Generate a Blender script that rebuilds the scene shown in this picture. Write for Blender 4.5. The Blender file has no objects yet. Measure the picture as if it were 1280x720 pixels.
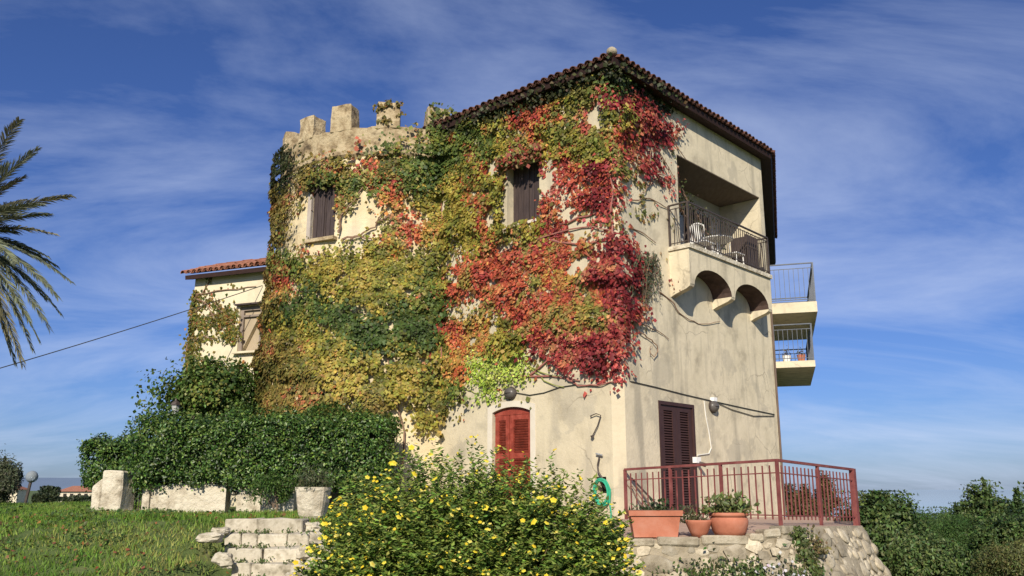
import bpy, bmesh, math, random
import numpy as np
from mathutils import Vector, Matrix, Euler

random.seed(7); RNG = np.random.default_rng(7)
R = math.radians
C = bpy.context.scene.collection
scene = bpy.context.scene

# ------------------------------------------------------------------ camera, sky, sun, exposure
FPX, PITCH, EZ = 1084.0, R(13.0), 1.7
cam = bpy.data.cameras.new('camera'); cam_o = bpy.data.objects.new('camera', cam); C.objects.link(cam_o)
cam_o.location = (0, 0, EZ); cam_o.rotation_euler = (R(90) + PITCH, 0, 0)
cam.sensor_width = 36; cam.lens = 36 * FPX / 1280; cam.clip_end = 9000; cam.clip_start = .1
scene.camera = cam_o

SUN_EL, SUN_AZ = R(30), R(-8)          # sun stands behind the camera, a little to its left
sun_dir = Vector((math.sin(SUN_AZ) * math.cos(SUN_EL), -math.cos(SUN_AZ) * math.cos(SUN_EL), math.sin(SUN_EL)))
w = bpy.data.worlds.new('World'); scene.world = w; w.use_nodes = True
nt = w.node_tree; nt.nodes.clear()
def wn(t, **k):
    n = nt.nodes.new(t)
    for a, b in k.items(): setattr(n, a, b)
    return n
sky = wn('ShaderNodeTexSky', sky_type='NISHITA', sun_disc=False)
sky.sun_elevation = SUN_EL; sky.sun_rotation = math.atan2(sun_dir.x, sun_dir.y); sky.altitude = 300; sky.air_density = 1.0; sky.dust_density = .55; sky.ozone_density = 3.5
tc = wn('ShaderNodeTexCoord'); sep = wn('ShaderNodeSeparateXYZ'); nt.links.new(tc.outputs['Generated'], sep.inputs[0])
zz = wn('ShaderNodeMath', operation='MAXIMUM'); zz.inputs[1].default_value = 0.0; nt.links.new(sep.outputs['Z'], zz.inputs[0])
za = wn('ShaderNodeMath', operation='ADD'); za.inputs[1].default_value = .22; nt.links.new(zz.outputs[0], za.inputs[0])
dv = wn('ShaderNodeVectorMath', operation='DIVIDE'); cz = wn('ShaderNodeCombineXYZ')
for i in range(3): nt.links.new(za.outputs[0], cz.inputs[i])
nt.links.new(tc.outputs['Generated'], dv.inputs[0]); nt.links.new(cz.outputs[0], dv.inputs[1])
mp = wn('ShaderNodeMapping'); mp.inputs['Scale'].default_value = (.62, 1.35, .4); mp.inputs['Rotation'].default_value = (0, 0, R(-24)); nt.links.new(dv.outputs[0], mp.inputs[0])
n1 = wn('ShaderNodeTexNoise'); n1.inputs['Scale'].default_value = 1.25; n1.inputs['Detail'].default_value = 9; n1.inputs['Roughness'].default_value = .61; n1.inputs['Distortion'].default_value = .6
nt.links.new(mp.outputs[0], n1.inputs['Vector'])
cr = wn('ShaderNodeValToRGB'); cr.color_ramp.elements[0].position = .41; cr.color_ramp.elements[1].position = .76
cr.color_ramp.elements[0].color = (0, 0, 0, 1); cr.color_ramp.elements[1].color = (.56, .56, .57, 1); nt.links.new(n1.outputs['Fac'], cr.inputs[0])
tint = wn('ShaderNodeMix', data_type='RGBA', blend_type='MULTIPLY'); tint.inputs[0].default_value = 1; tint.inputs[7].default_value = (.51, .645, 1.04, 1)
nt.links.new(sky.outputs[0], tint.inputs[6])
mx = wn('ShaderNodeMix', data_type='RGBA'); mx.inputs[7].default_value = (7.0, 8.0, 10.4, 1)
nt.links.new(cr.outputs[0], mx.inputs[0]); nt.links.new(tint.outputs[2], mx.inputs[6])
bg = wn('ShaderNodeBackground'); bg.inputs[1].default_value = .078; nt.links.new(mx.outputs[2], bg.inputs[0])
wo = wn('ShaderNodeOutputWorld'); nt.links.new(bg.outputs[0], wo.inputs[0])

sl = bpy.data.lights.new('sun', 'SUN'); sl.energy = 4.9; sl.angle = R(.5); sl.color = (1, .91, .755)
so = bpy.data.objects.new('sun', sl); C.objects.link(so); so.rotation_euler = sun_dir.to_track_quat('Z', 'Y').to_euler(); so.location = (0, -20, 40)
vs = scene.view_settings; vs.view_transform = 'Standard'; vs.look = 'None'; vs.gamma = 1; vs.use_curve_mapping = False; vs.exposure = 0.26

# ------------------------------------------------------------------ photo pixel <-> place
cp, sp = math.cos(PITCH), math.sin(PITCH)
def ray(px, py):
    x = (px - 640) / FPX; y = (360 - py) / FPX
    return Vector((x, cp - y * sp, sp + y * cp))
def at_y(px, py, Y):
    d = ray(px, py); s = Y / d.y
    return Vector((d.x * s, Y, d.z * s + EZ))
def project(P):                                   # (n,3) -> px, py
    X = P[:, 0]; Y = P[:, 1]; Z = P[:, 2] - EZ
    dep = Y * cp + Z * sp; up = -Y * sp + Z * cp
    return 640 + FPX * X / dep, 360 - FPX * up / dep

# ------------------------------------------------------------------ helpers
class MB:
    def __init__(s): s.v = []; s.f = []
    def add(s, vs, fs):
        b = len(s.v); s.v += [tuple(v) for v in vs]; s.f += [tuple(i + b for i in f) for f in fs]; return s
    def box(s, c, size, M=None):
        x, y, z = [q / 2 for q in size]
        vs = [Vector((i, j, k)) for i in (-x, x) for j in (-y, y) for k in (-z, z)]
        if M is not None: vs = [M @ v for v in vs]
        c = Vector(c)
        return s.add([v + c for v in vs], [(0, 1, 3, 2), (4, 6, 7, 5), (0, 4, 5, 1), (2, 3, 7, 6), (0, 2, 6, 4), (1, 5, 7, 3)])
    def hexa(s, b, t):                             # bottom 4 points, top 4 points
        n = len(b)
        fs = [tuple(range(n))[::-1], tuple(range(n, 2 * n))] + [(i, (i + 1) % n, n + (i + 1) % n, n + i) for i in range(n)]
        return s.add(list(b) + list(t), fs)
    def bar(s, a, b, wd, ht=None):
        a, b = Vector(a), Vector(b); d = b - a; L = d.length
        q = d.to_track_quat('Y', 'Z').to_matrix()
        return s.box((a + b) / 2, (wd, L, ht or wd), q)
    def tube(s, pts, rad, n=6, cap=True):
        pts = [Vector(p) for p in pts]; m = len(pts)
        rs = rad if isinstance(rad, (list, tuple)) else [rad] * m
        rings = []; prev = None
        for i, p in enumerate(pts):
            d = (pts[min(i + 1, m - 1)] - pts[max(i - 1, 0)]).normalized()
            a = prev if prev is not None else (Vector((0, 0, 1)) if abs(d.z) < .9 else Vector((1, 0, 0)))
            x = (a - d * a.dot(d))
            if x.length < 1e-5: x = d.orthogonal()
            x.normalize(); y = d.cross(x); prev = x
            rings.append([p + (x * math.cos(2 * math.pi * k / n) + y * math.sin(2 * math.pi * k / n)) * rs[i] for k in range(n)])
        vs = [v for r in rings for v in r]
        fs = [(i * n + k, i * n + (k + 1) % n, (i + 1) * n + (k + 1) % n, (i + 1) * n + k) for i in range(m - 1) for k in range(n)]
        if cap: fs += [tuple(range(n))[::-1], tuple((m - 1) * n + k for k in range(n))]
        return s.add(vs, fs)
    def lathe(s, c, prof, n=20):
        c = Vector(c); vs = []; m = len(prof)
        for r, z in prof:
            vs += [c + Vector((r * math.cos(2 * math.pi * k / n), r * math.sin(2 * math.pi * k / n), z)) for k in range(n)]
        fs = [(i * n + k, i * n + (k + 1) % n, (i + 1) * n + (k + 1) % n, (i + 1) * n + k) for i in range(m - 1) for k in range(n)]
        fs += [tuple(range(n))[::-1], tuple((m - 1) * n + k for k in range(n))]
        return s.add(vs, fs)
    def mesh(s, name, mat, off=(0, 0, 0), smooth=False):
        me = bpy.data.meshes.new(name); off = Vector(off)
        me.from_pydata([tuple(Vector(v) - off) for v in s.v], [], s.f); me.update()
        if mat: me.materials.append(mat)
        if smooth: me.polygons.foreach_set('use_smooth', [True] * len(me.polygons))
        return me
    def build(s, name, mat, parent=None, smooth=False):   # world coordinates; parents are never rotated
        off = wloc(parent)
        if parent is None:                                   # a thing that is one mesh: origin at its base
            zs = min(v[2] for v in s.v); off = Vector((sum(v[0] for v in s.v) / len(s.v), sum(v[1] for v in s.v) / len(s.v), zs))
        o = bpy.data.objects.new(name, s.mesh(name, mat, off, smooth)); C.objects.link(o)
        if parent is None: o.location = off
        else: o.parent = parent
        WL[o.name] = off
        return o
WL = {}
def wloc(o):
    return Vector((0, 0, 0)) if o is None else WL[o.name]
def empty(name, loc):
    o = bpy.data.objects.new(name, None); C.objects.link(o); o.location = loc; o.empty_display_size = .3; WL[o.name] = Vector(loc); return o
def tag(o, label=None, cat=None, group=None, kind=None):
    if label: o['label'] = label
    if cat: o['category'] = cat
    if group: o['group'] = group
    if kind: o['kind'] = kind
    return o
def inst(name, me, parent, M):                      # shared mesh, world matrix M
    o = bpy.data.objects.new(name, me); C.objects.link(o); o.parent = parent
    o.matrix_local = Matrix.Translation(-wloc(parent)) @ M
    return o
def mtx(x, y, z, loc, sx=1, sy=1, sz=1):
    x, y, z = Vector(x) * sx, Vector(y) * sy, Vector(z) * sz; l = Vector(loc)
    return Matrix(((x.x, y.x, z.x, l.x), (x.y, y.y, z.y, l.y), (x.z, y.z, z.z, l.z), (0, 0, 0, 1)))

# value noise for shaping
_perm = RNG.random((64, 64, 64))
def vnoise(P, f):
    if np.isscalar(f): f = (f, f, f)
    q = np.asarray(P) * np.array(f) + 100.0
    i = np.floor(q).astype(int); t = q - i; t = t * t * (3 - 2 * t)
    def g(a, b, c): return _perm[(i[:, 0] + a) % 64, (i[:, 1] + b) % 64, (i[:, 2] + c) % 64]
    x0 = g(0,0,0)*(1-t[:,0])+g(1,0,0)*t[:,0]; x1 = g(0,1,0)*(1-t[:,0])+g(1,1,0)*t[:,0]
    x2 = g(0,0,1)*(1-t[:,0])+g(1,0,1)*t[:,0]; x3 = g(0,1,1)*(1-t[:,0])+g(1,1,1)*t[:,0]
    a = x0*(1-t[:,1])+x1*t[:,1]; b = x2*(1-t[:,1])+x3*t[:,1]
    return a*(1-t[:,2])+b*t[:,2]
def norm(a): return a / np.maximum(np.linalg.norm(a, axis=1, keepdims=True), 1e-6)

# ------------------------------------------------------------------ materials
def srgb(r, g, b):
    return tuple(((c / 255) / 12.92 if c <= 10 else (((c / 255) + .055) / 1.055) ** 2.4) for c in (r, g, b))
def mk(name, cols, scale=1.5, rough=.85, bump=.25, bscale=18, stretch=(1, 1, 1), rnd=0.0, metal=0, detail=7, pos=None, drip=None, bdist=.02, spec=.3, cracks=False):
    m = bpy.data.materials.new(name); m.use_nodes = True; t = m.node_tree; b = t.nodes['Principled BSDF']
    L = t.links.new
    g = t.nodes.new('ShaderNodeNewGeometry'); mpn = t.nodes.new('ShaderNodeMapping'); mpn.inputs['Scale'].default_value = stretch
    L(g.outputs['Position'], mpn.inputs[0])
    n = t.nodes.new('ShaderNodeTexNoise'); n.inputs['Scale'].default_value = scale; n.inputs['Detail'].default_value = detail; n.inputs['Roughness'].default_value = .62; L(mpn.outputs[0], n.inputs['Vector'])
    r = t.nodes.new('ShaderNodeValToRGB'); e = r.color_ramp.elements
    k = len(cols)
    ps = pos or [.30 + .4 * i / max(1, k - 1) for i in range(k)]
    while len(e) < k: e.new(.5)
    for i, c in enumerate(cols): e[i].position = ps[i]; e[i].color = (*c, 1)
    L(n.outputs['Fac'], r.inputs[0]); out = r.outputs[0]
    if drip:
        m2 = t.nodes.new('ShaderNodeMapping'); m2.inputs['Scale'].default_value = (2.2, 2.2, .28); L(g.outputs['Position'], m2.inputs[0])
        n2 = t.nodes.new('ShaderNodeTexNoise'); n2.inputs['Scale'].default_value = 1.6; n2.inputs['Detail'].default_value = 8; L(m2.outputs[0], n2.inputs['Vector'])
        r2 = t.nodes.new('ShaderNodeValToRGB'); r2.color_ramp.elements[0].position = .52; r2.color_ramp.elements[1].position = .72
        r2.color_ramp.elements[0].color = (0, 0, 0, 1); r2.color_ramp.elements[1].color = (.75, .75, .75, 1); L(n2.outputs['Fac'], r2.inputs[0])
        mm = t.nodes.new('ShaderNodeMix'); mm.data_type = 'RGBA'; L(r2.outputs[0], mm.inputs[0]); L(out, mm.inputs[6]); mm.inputs[7].default_value = (*drip, 1); out = mm.outputs[2]
    if cracks:
        np_ = t.nodes.new('ShaderNodeTexNoise'); np_.inputs['Scale'].default_value = .75; np_.inputs['Detail'].default_value = 10; np_.inputs['Roughness'].default_value = .6; mo = t.nodes.new('ShaderNodeMapping'); mo.inputs['Location'].default_value = (31, 7, 3); L(g.outputs['Position'], mo.inputs[0]); L(mo.outputs[0], np_.inputs['Vector'])
        pr_ = t.nodes.new('ShaderNodeMapRange'); pr_.inputs[1].default_value = .575; pr_.inputs[2].default_value = .60; pr_.inputs[4].default_value = .42; L(np_.outputs['Fac'], pr_.inputs[0])
        mp_ = t.nodes.new('ShaderNodeMix'); mp_.data_type = 'RGBA'; L(pr_.outputs[0], mp_.inputs[0]); L(out, mp_.inputs[6]); mp_.inputs[7].default_value = (.36, .325, .255, 1); out = mp_.outputs[2]
        nz = t.nodes.new('ShaderNodeTexNoise'); nz.inputs['Scale'].default_value = 2.2; nz.inputs['Detail'].default_value = 5; L(g.outputs['Position'], nz.inputs['Vector'])
        av = t.nodes.new('ShaderNodeMix'); av.data_type = 'VECTOR'; av.inputs[0].default_value = .28; L(g.outputs['Position'], av.inputs[4]); L(nz.outputs['Color'], av.inputs[5])
        vo = t.nodes.new('ShaderNodeTexVoronoi'); vo.feature = 'DISTANCE_TO_EDGE'; vo.inputs['Scale'].default_value = .95; L(av.outputs[1], vo.inputs['Vector'])
        lt = t.nodes.new('ShaderNodeMapRange'); lt.inputs[1].default_value = .002; lt.inputs[2].default_value = .011; lt.inputs[3].default_value = 1; lt.inputs[4].default_value = 0; L(vo.outputs['Distance'], lt.inputs[0])
        n3 = t.nodes.new('ShaderNodeTexNoise'); n3.inputs['Scale'].default_value = .8; L(g.outputs['Position'], n3.inputs['Vector'])
        th = t.nodes.new('ShaderNodeMapRange'); th.inputs[1].default_value = .48; th.inputs[2].default_value = .62; th.inputs[4].default_value = .55; L(n3.outputs['Fac'], th.inputs[0])
        ml = t.nodes.new('ShaderNodeMath'); ml.operation = 'MULTIPLY'; L(lt.outputs[0], ml.inputs[0]); L(th.outputs[0], ml.inputs[1])
        mc = t.nodes.new('ShaderNodeMix'); mc.data_type = 'RGBA'; L(ml.outputs[0], mc.inputs[0]); L(out, mc.inputs[6]); mc.inputs[7].default_value = (.16, .13, .095, 1); out = mc.outputs[2]
    if rnd:
        oi = t.nodes.new('ShaderNodeObjectInfo'); mr = t.nodes.new('ShaderNodeMapRange'); mr.inputs[3].default_value = 1 - rnd; mr.inputs[4].default_value = 1 + rnd
        L(oi.outputs['Random'], mr.inputs[0]); hs = t.nodes.new('ShaderNodeHueSaturation'); L(mr.outputs[0], hs.inputs['Value']); L(out, hs.inputs['Color']); out = hs.outputs[0]
    L(out, b.inputs['Base Color']); b.inputs['Roughness'].default_value = rough; b.inputs['Metallic'].default_value = metal
    b.inputs['Specular IOR Level'].default_value = spec
    if bump:
        nb = t.nodes.new('ShaderNodeTexNoise'); nb.inputs['Scale'].default_value = bscale; nb.inputs['Detail'].default_value = 8; nb.inputs['Roughness'].default_value = .65; L(g.outputs['Position'], nb.inputs['Vector'])
        bp = t.nodes.new('ShaderNodeBump'); bp.inputs['Strength'].default_value = bump; bp.inputs['Distance'].default_value = bdist; L(nb.outputs['Fac'], bp.inputs['Height']); L(bp.outputs[0], b.inputs['Normal'])
    return m
def leafmat(name, trans=.3, rough=.5, spec=.3):
    m = bpy.data.materials.new(name); m.use_nodes = True; t = m.node_tree; b = t.nodes['Principled BSDF']; L = t.links.new
    a = t.nodes.new('ShaderNodeAttribute'); a.attribute_name = 'leafcol'
    L(a.outputs['Color'], b.inputs['Base Color']); b.inputs['Roughness'].default_value = rough; b.inputs['Specular IOR Level'].default_value = spec
    tr = t.nodes.new('ShaderNodeBsdfTranslucent'); L(a.outputs['Color'], tr.inputs[0])
    ms = t.nodes.new('ShaderNodeMixShader'); ms.inputs[0].default_value = trans; L(b.outputs[0], ms.inputs[1]); L(tr.outputs[0], ms.inputs[2])
    L(ms.outputs[0], t.nodes['Material Output'].inputs[0]); return m

plaster_r = mk('plaster_side', [(.37, .32, .235), (.57, .50, .36), (.65, .57, .415), (.49, .43, .315)], 1.3, .92, .5, 14, drip=(.33, .295, .225), cracks=True)
plaster_l = mk('plaster_front', [(.36, .31, .22), (.53, .46, .325), (.58, .505, .36), (.45, .395, .285)], 1.2, .92, .5, 14, drip=(.39, .345, .26), cracks=True)
plaster_t = mk('plaster_tower', [(.40, .30, .17), (.60, .49, .30), (.68, .57, .37), (.62, .54, .39)], .9, .95, .6, 9, drip=(.45, .37, .25), bdist=.04, cracks=True)
plaster_w = mk('plaster_wing', [(.52, .45, .32), (.66, .585, .42), (.70, .63, .47)], 1.2, .92, .3, 14)
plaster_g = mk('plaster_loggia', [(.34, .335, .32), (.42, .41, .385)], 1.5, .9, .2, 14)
stone_m = mk('parapet_stone', [(.09, .065, .04), (.30, .225, .13), (.48, .39, .245), (.20, .15, .09)], 3.4, .95, .8, 10, bdist=.05, rnd=.08)
stone_l = mk('pale_stone', [(.24, .20, .14), (.42, .36, .26), (.54, .48, .37)], 5, .96, .9, 22, rnd=.38, bdist=.03)
stone_s = mk('step_stone', [(.19, .165, .115), (.40, .355, .27), (.52, .47, .37), (.33, .29, .21)], 4.5, .95, .6, 14, rnd=.12, bdist=.03)
mortar = mk('mortar', [(.20, .165, .11), (.33, .28, .20), (.42, .36, .26)], 3, .97, .9, 12, bdist=.05)
white_wall = mk('whitewash', [(.24, .20, .14), (.46, .40, .30), (.60, .54, .42), (.66, .60, .48)], 3.4, .95, 1.0, 9, bdist=.06, pos=[.30, .40, .52, .7])
white_paint = mk('white_paint', [(.56, .50, .40), (.66, .60, .50)], 3, .8, .15)
white_plastic = mk('white_plastic', [(.78, .77, .74), (.82, .81, .79)], 3, .45, 0)
tile_m = mk('terracotta_tile', [(.055, .028, .022), (.11, .05, .036), (.20, .085, .055)], 4, .88, .4, 25, rnd=.3)
tile_w = mk('terracotta_tile_clean', [(.22, .085, .055), (.32, .135, .085), (.38, .19, .125)], 4, .88, .4, 25, rnd=.18)
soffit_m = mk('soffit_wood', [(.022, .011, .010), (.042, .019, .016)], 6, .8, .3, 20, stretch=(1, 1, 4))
shut_dark = mk('dark_shutter_wood', [(.036, .026, .026), (.056, .040, .038), (.080, .058, .052)], 5, .6, .3, 25, stretch=(3, 3, .4))
shut_brown = mk('brown_shutter_paint', [(.042, .020, .019), (.060, .029, .026)], 4, .55, .2, 25)
shut_red = mk('red_shutter_paint', [(.17, .035, .022), (.27, .048, .030), (.36, .085, .058)], 7, .55, .2, 25)
dark_in = mk('dark_interior', [(.02, .018, .016), (.03, .026, .022)], 2, .9, 0)
iron = mk('dark_iron', [(.06, .045, .04), (.10, .08, .07)], 8, .55, .1, metal=.3)
iron_b = mk('blue_grey_iron', [(.06, .07, .09), (.10, .11, .13)], 8, .5, .1, metal=.3)
red_iron = mk('red_oxide_paint', [(.13, .038, .036), (.19, .055, .050), (.25, .09, .08)], 5, .6, .2)
steel = mk('galvanised', [(.45, .45, .43), (.58, .58, .56)], 6, .4, .1, metal=.6)
terra = mk('terracotta_pot', [(.34, .115, .065), (.44, .16, .095), (.48, .21, .14)], 3, .8, .2, 20)
wire_m = mk('cable_black', [(.03, .03, .03), (.05, .05, .045)], 3, .6, 0)
cable_w = mk('cable_white', [(.62, .60, .54), (.68, .66, .60)], 3, .6, 0)
hose_m = mk('green_hose', [(.03, .30, .17), (.05, .40, .24)], 4, .45, 0)
bark = mk('bark', [(.09, .06, .04), (.16, .115, .08), (.22, .17, .12)], 6, .95, .8, 20, stretch=(1, 1, .3), bdist=.03)
stem_m = mk('vine_stem', [(.16, .09, .055), (.24, .15, .10), (.30, .20, .14)], 6, .9, .4, 20)
stem_p = mk('pink_vine_stem', [(.30, .10, .09), (.36, .17, .13)], 6, .85, .3, 20)
soil = mk('soil', [(.07, .05, .035), (.11, .085, .06)], 6, .98, .6, 18)
floor_m = mk('terrace_floor_tile', [(.36, .25, .19), (.44, .32, .25)], 4, .85, .3)
green_cloth = mk('pale_green_paint', [(.45, .58, .45), (.52, .64, .52)], 4, .8, .2)
LEAF = leafmat('ivy_leaf', .28, .55); HLEAF = leafmat('hedge_leaf', .22, .42, .4); TLEAF = leafmat('tree_leaf', .3, .5); PETAL = leafmat('petal', .25, .6); GRASS = leafmat('grass_blade', .3, .6, .15); PALM = leafmat('palm_leaf', .2, .4, .4)

# lawn: soil and grass tints
ground_m = mk('lawn_ground', [(.10, .09, .04), (.075, .11, .03), (.10, .14, .038), (.15, .15, .06)], .9, .97, .8, 9, bdist=.06, pos=[.28, .42, .58, .74])

# ------------------------------------------------------------------ leaf meshes
def leaf_obj(name, P, N, S, COL, mat, parent, tip=None, spread=.5, wid=.42, fold=.12, kind='stuff'):
    n = len(P); P = np.asarray(P, float); N = norm(np.asarray(N, float)); S = np.asarray(S, float).reshape(-1, 1)
    T = RNG.normal(size=(n, 3)) * spread + (np.array([0, 0, -1.0]) if tip is None else np.asarray(tip, float))
    T = norm(T - N * np.sum(T * N, axis=1, keepdims=True)); B = np.cross(N, T)
    V = np.empty((n, 4, 3)); V[:, 0] = P - T * S * .45; V[:, 2] = P + T * S * .55
    V[:, 1] = P + B * S * wid - N * S * fold; V[:, 3] = P - B * S * wid - N * S * fold
    tri = np.empty((n, 2, 3), int); b = np.arange(n) * 4
    tri[:, 0, 0] = b; tri[:, 0, 1] = b + 1; tri[:, 0, 2] = b + 2; tri[:, 1, 0] = b; tri[:, 1, 1] = b + 2; tri[:, 1, 2] = b + 3
    return raw_obj(name, V.reshape(-1, 3), tri.reshape(-1, 3), np.repeat(np.asarray(COL, float), 4, axis=0), mat, parent, kind)
def raw_obj(name, V, T, COL, mat, parent, kind=None):
    off = np.array(wloc(parent)); me = bpy.data.meshes.new(name); nv, nt_ = len(V), len(T)
    me.vertices.add(nv); me.vertices.foreach_set('co', (V - off).astype(np.float32).ravel())
    me.loops.add(nt_ * 3); me.loops.foreach_set('vertex_index', T.astype(np.int32).ravel())
    me.polygons.add(nt_); me.polygons.foreach_set('loop_start', np.arange(0, nt_ * 3, 3, dtype=np.int32)); me.polygons.foreach_set('loop_total', np.full(nt_, 3, np.int32))
    me.update(calc_edges=True)
    ca = me.color_attributes.new('leafcol', 'FLOAT_COLOR', 'POINT'); cc = np.ones((nv, 4), np.float32); cc[:, :3] = COL; ca.data.foreach_set('color', cc.ravel())
    me.materials.append(mat); o = bpy.data.objects.new(name, me); C.objects.link(o)
    if parent is not None: o.parent = parent
    WL[o.name] = Vector(off)
    if kind: o['kind'] = kind
    return o
def vary(col, n, amt=.25, hue=.12):
    c = np.asarray(col, float); c = np.tile(c, (n, 1)) if c.ndim == 1 else c.copy()
    c *= (1 + RNG.normal(size=(n, 1)) * amt).clip(.35, 1.8); c *= (1 + RNG.normal(size=(n, 3)) * hue).clip(.6, 1.5); return c.clip(.004, .95)

# ------------------------------------------------------------------ terrain
def sst(a, b, x): t = np.clip((x - a) / (b - a), 0, 1); return t * t * (3 - 2 * t)
def ground_z(x, y):
    x = np.asarray(x, float); y = np.asarray(y, float)
    left = .05 + 1.12 * sst(10.3, 15.4, y + .25 * np.sin(x * .8))
    left = left - 4.6 * sst(27.5, 60, y + np.clip(-x - 14, 0, 40) * .0)
    right = -.15 + .0 * x
    right = right - 2.6 * sst(5.5, 16, x) * sst(9, 17, y) - 2.2 * sst(25, 60, y)
    z = left * (1 - sst(.2, 1.4, x)) + right * sst(.2, 1.4, x)
    z = z - .42 * sst(-4.55, -4.35, x) * (1 - sst(-3.05, -2.85, x)) * sst(11.0, 11.6, y) * (1 - sst(14.0, 14.3, y))
    z = z - 26 * sst(14, 40, x) * sst(85, 170, y)
    z = z - 1.0 * sst(90, 2000, np.hypot(x, y))
    return z + (vnoise(np.stack([x, y, x * 0], -1).reshape(-1, 3), .9).reshape(x.shape) - .5) * .10
def gz(x, y): return float(ground_z(np.array([x]), np.array([y]))[0])
ax = np.concatenate([[-6000, -2500, -1000, -450, -220, -120, -80, -60, -45, -35], np.arange(-28, 20.1, .4), [23, 28, 36, 50, 80, 140, 300, 700, 2000, 6000]])
ay = np.concatenate([[-400, -120, -40, -15, -5, 0, 4, 7], np.arange(8.4, 34, .4), [36, 39, 43, 48, 54, 62, 75, 95, 130, 190, 300, 500, 900, 1800, 3500, 7000]])
gx, gy = np.meshgrid(ax, ay); G = np.stack([gx, gy, ground_z(gx, gy)], -1); ny, nx = gx.shape
mb = MB(); mb.v = [tuple(p) for p in G.reshape(-1, 3)]; mb.f = [(j * nx + i, j * nx + i + 1, (j + 1) * nx + i + 1, (j + 1) * nx + i) for j in range(ny - 1) for i in range(nx - 1)]
me = mb.mesh('ground', ground_m, smooth=True); gr = bpy.data.objects.new('ground', me); C.objects.link(gr); gr['kind'] = 'structure'

sea_m = mk('sea_water', [(.10, .17, .26), (.13, .21, .30)], .02, .06, 0, spec=.5)
mb = MB(); mb.add([(-200, 60, -14), (9000, 60, -14), (9000, 9000, -14), (-200, 9000, -14)], [(0, 1, 2, 3)])
sea = mb.build('sea', sea_m); sea['kind'] = 'structure'
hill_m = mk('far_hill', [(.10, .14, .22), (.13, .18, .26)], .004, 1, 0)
mb = MB(); hx = np.linspace(-2600, 200, 60); hv = []
for i, x in enumerate(hx):
    h = 9 + 22 * math.exp(-((x + 1050) / 420) ** 2) + 12 * math.exp(-((x + 1900) / 300) ** 2) + 3 * math.sin(x * .013)
    hv += [(x, 2150, -12), (x, 2280, h), (x, 2700, -14)]
mb.add(hv, [q for i in range(59) for q in ((3 * i, 3 * i + 3, 3 * i + 4, 3 * i + 1), (3 * i + 1, 3 * i + 4, 3 * i + 5, 3 * i + 2))])
tag(mb.build('hills', hill_m), kind='structure')

# ------------------------------------------------------------------ the house: frames of its walls
class Frame:
    def __init__(s, o, az, flip=1):
        s.o = Vector((o[0], o[1], 0)); s.t = Vector((math.sin(az), math.cos(az), 0)); s.n = Vector((math.cos(az), -math.sin(az), 0)) * flip
    def p(s, u, z, n=0): return s.o + s.t * u + s.n * n + Vector((0, 0, z))
    def px(s, px, py, n=0):
        d = ray(px, py); o = s.o + s.n * n; k = (o.x * s.n.x + o.y * s.n.y) / (d.x * s.n.x + d.y * s.n.y); P = d * k
        return (P - s.o).dot(s.t), P.z + EZ
O = (2.22, 18.0)
FL = Frame(O, R(-48), -1); FR = Frame(O, R(42))
LEN_R = 7.35; K2 = FR.p(LEN_R, 0); FS = Frame((K2.x, K2.y), R(17))
LEN_L, LEN_S = 11.0, 12.4
TC = Vector((-3.34, 24.9, 0)); TR_TOP, TR_BOT = 3.52, 3.80
EAVE = 10.97; WTOP = 11.05; Z0 = .4
def trad(z): return TR_TOP + (TR_BOT - TR_TOP) * max(0, min(1, (10.4 - z) / 9.2)) ** 1.4
house = empty('castle_house', (O[0], O[1], 1.12))
tag(house, 'cream three storey house with round battlemented tower, overgrown with red and green creeper', 'house')

def wall_grid(mbw, us, zs, openings, P, step=None):
    """front face on a (u,z) grid with rectangular openings left out, and their reveals"""
    U = sorted(set([round(a, 4) for a in us] + [round(a, 4) for o in openings for a in o[:2]])); Z = sorted(set([round(a, 4) for a in zs] + [round(a, 4) for o in openings for a in o[2:4]]))
    idx = {}
    def vid(i, j):
        if (i, j) not in idx: idx[(i, j)] = len(mbw.v); mbw.v.append(tuple(P(U[i], Z[j], 0)))
        return idx[(i, j)]
    for i in range(len(U) - 1):
        for j in range(len(Z) - 1):
            um, zm = (U[i] + U[i + 1]) / 2, (Z[j] + Z[j + 1]) / 2
            if any(o[0] < um < o[1] and o[2] < zm < o[3] for o in openings): continue
            mbw.f.append((vid(i, j), vid(i + 1, j), vid(i + 1, j + 1), vid(i, j + 1)))
    for (a, b, c, d, dep) in openings:
        uu = [u for u in U if a <= u <= b]; zz_ = [z for z in Z if c <= z <= d]
        loop = [(u, c) for u in uu] + [(b, z) for z in zz_[1:]] + [(u, d) for u in uu[::-1][1:]] + [(a, z) for z in zz_[::-1][1:]]
        for k in range(len(loop) - 1):
            p, q = loop[k], loop[k + 1]
            mbw.add([P(*p, 0), P(*q, 0), P(*q, -dep), P(*p, -dep)], [(0, 1, 2, 3)])

W1 = (2.12, 3.15, 7.86, 9.40); RD = (2.43, 3.60, 1.12, 3.52); NICHE = (.38, .66, 1.60, 1.93)
BD = (1.47, 2.97, 1.14, 3.58); LG = (2.72, 7.12, 7.12, 9.70)
CH = .20
mb = MB(); wall_grid(mb, list(np.arange(CH, LEN_L, .6)) + [LEN_L], list(np.arange(Z0, WTOP, .6)) + [WTOP], [W1 + (.34,), RD + (.22,), NICHE + (.25,)], FL.p)
mb.add([FL.p(CH, Z0), FR.p(CH, Z0), FR.p(CH, WTOP), FL.p(CH, WTOP)], [(0, 1, 2, 3)])
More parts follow.
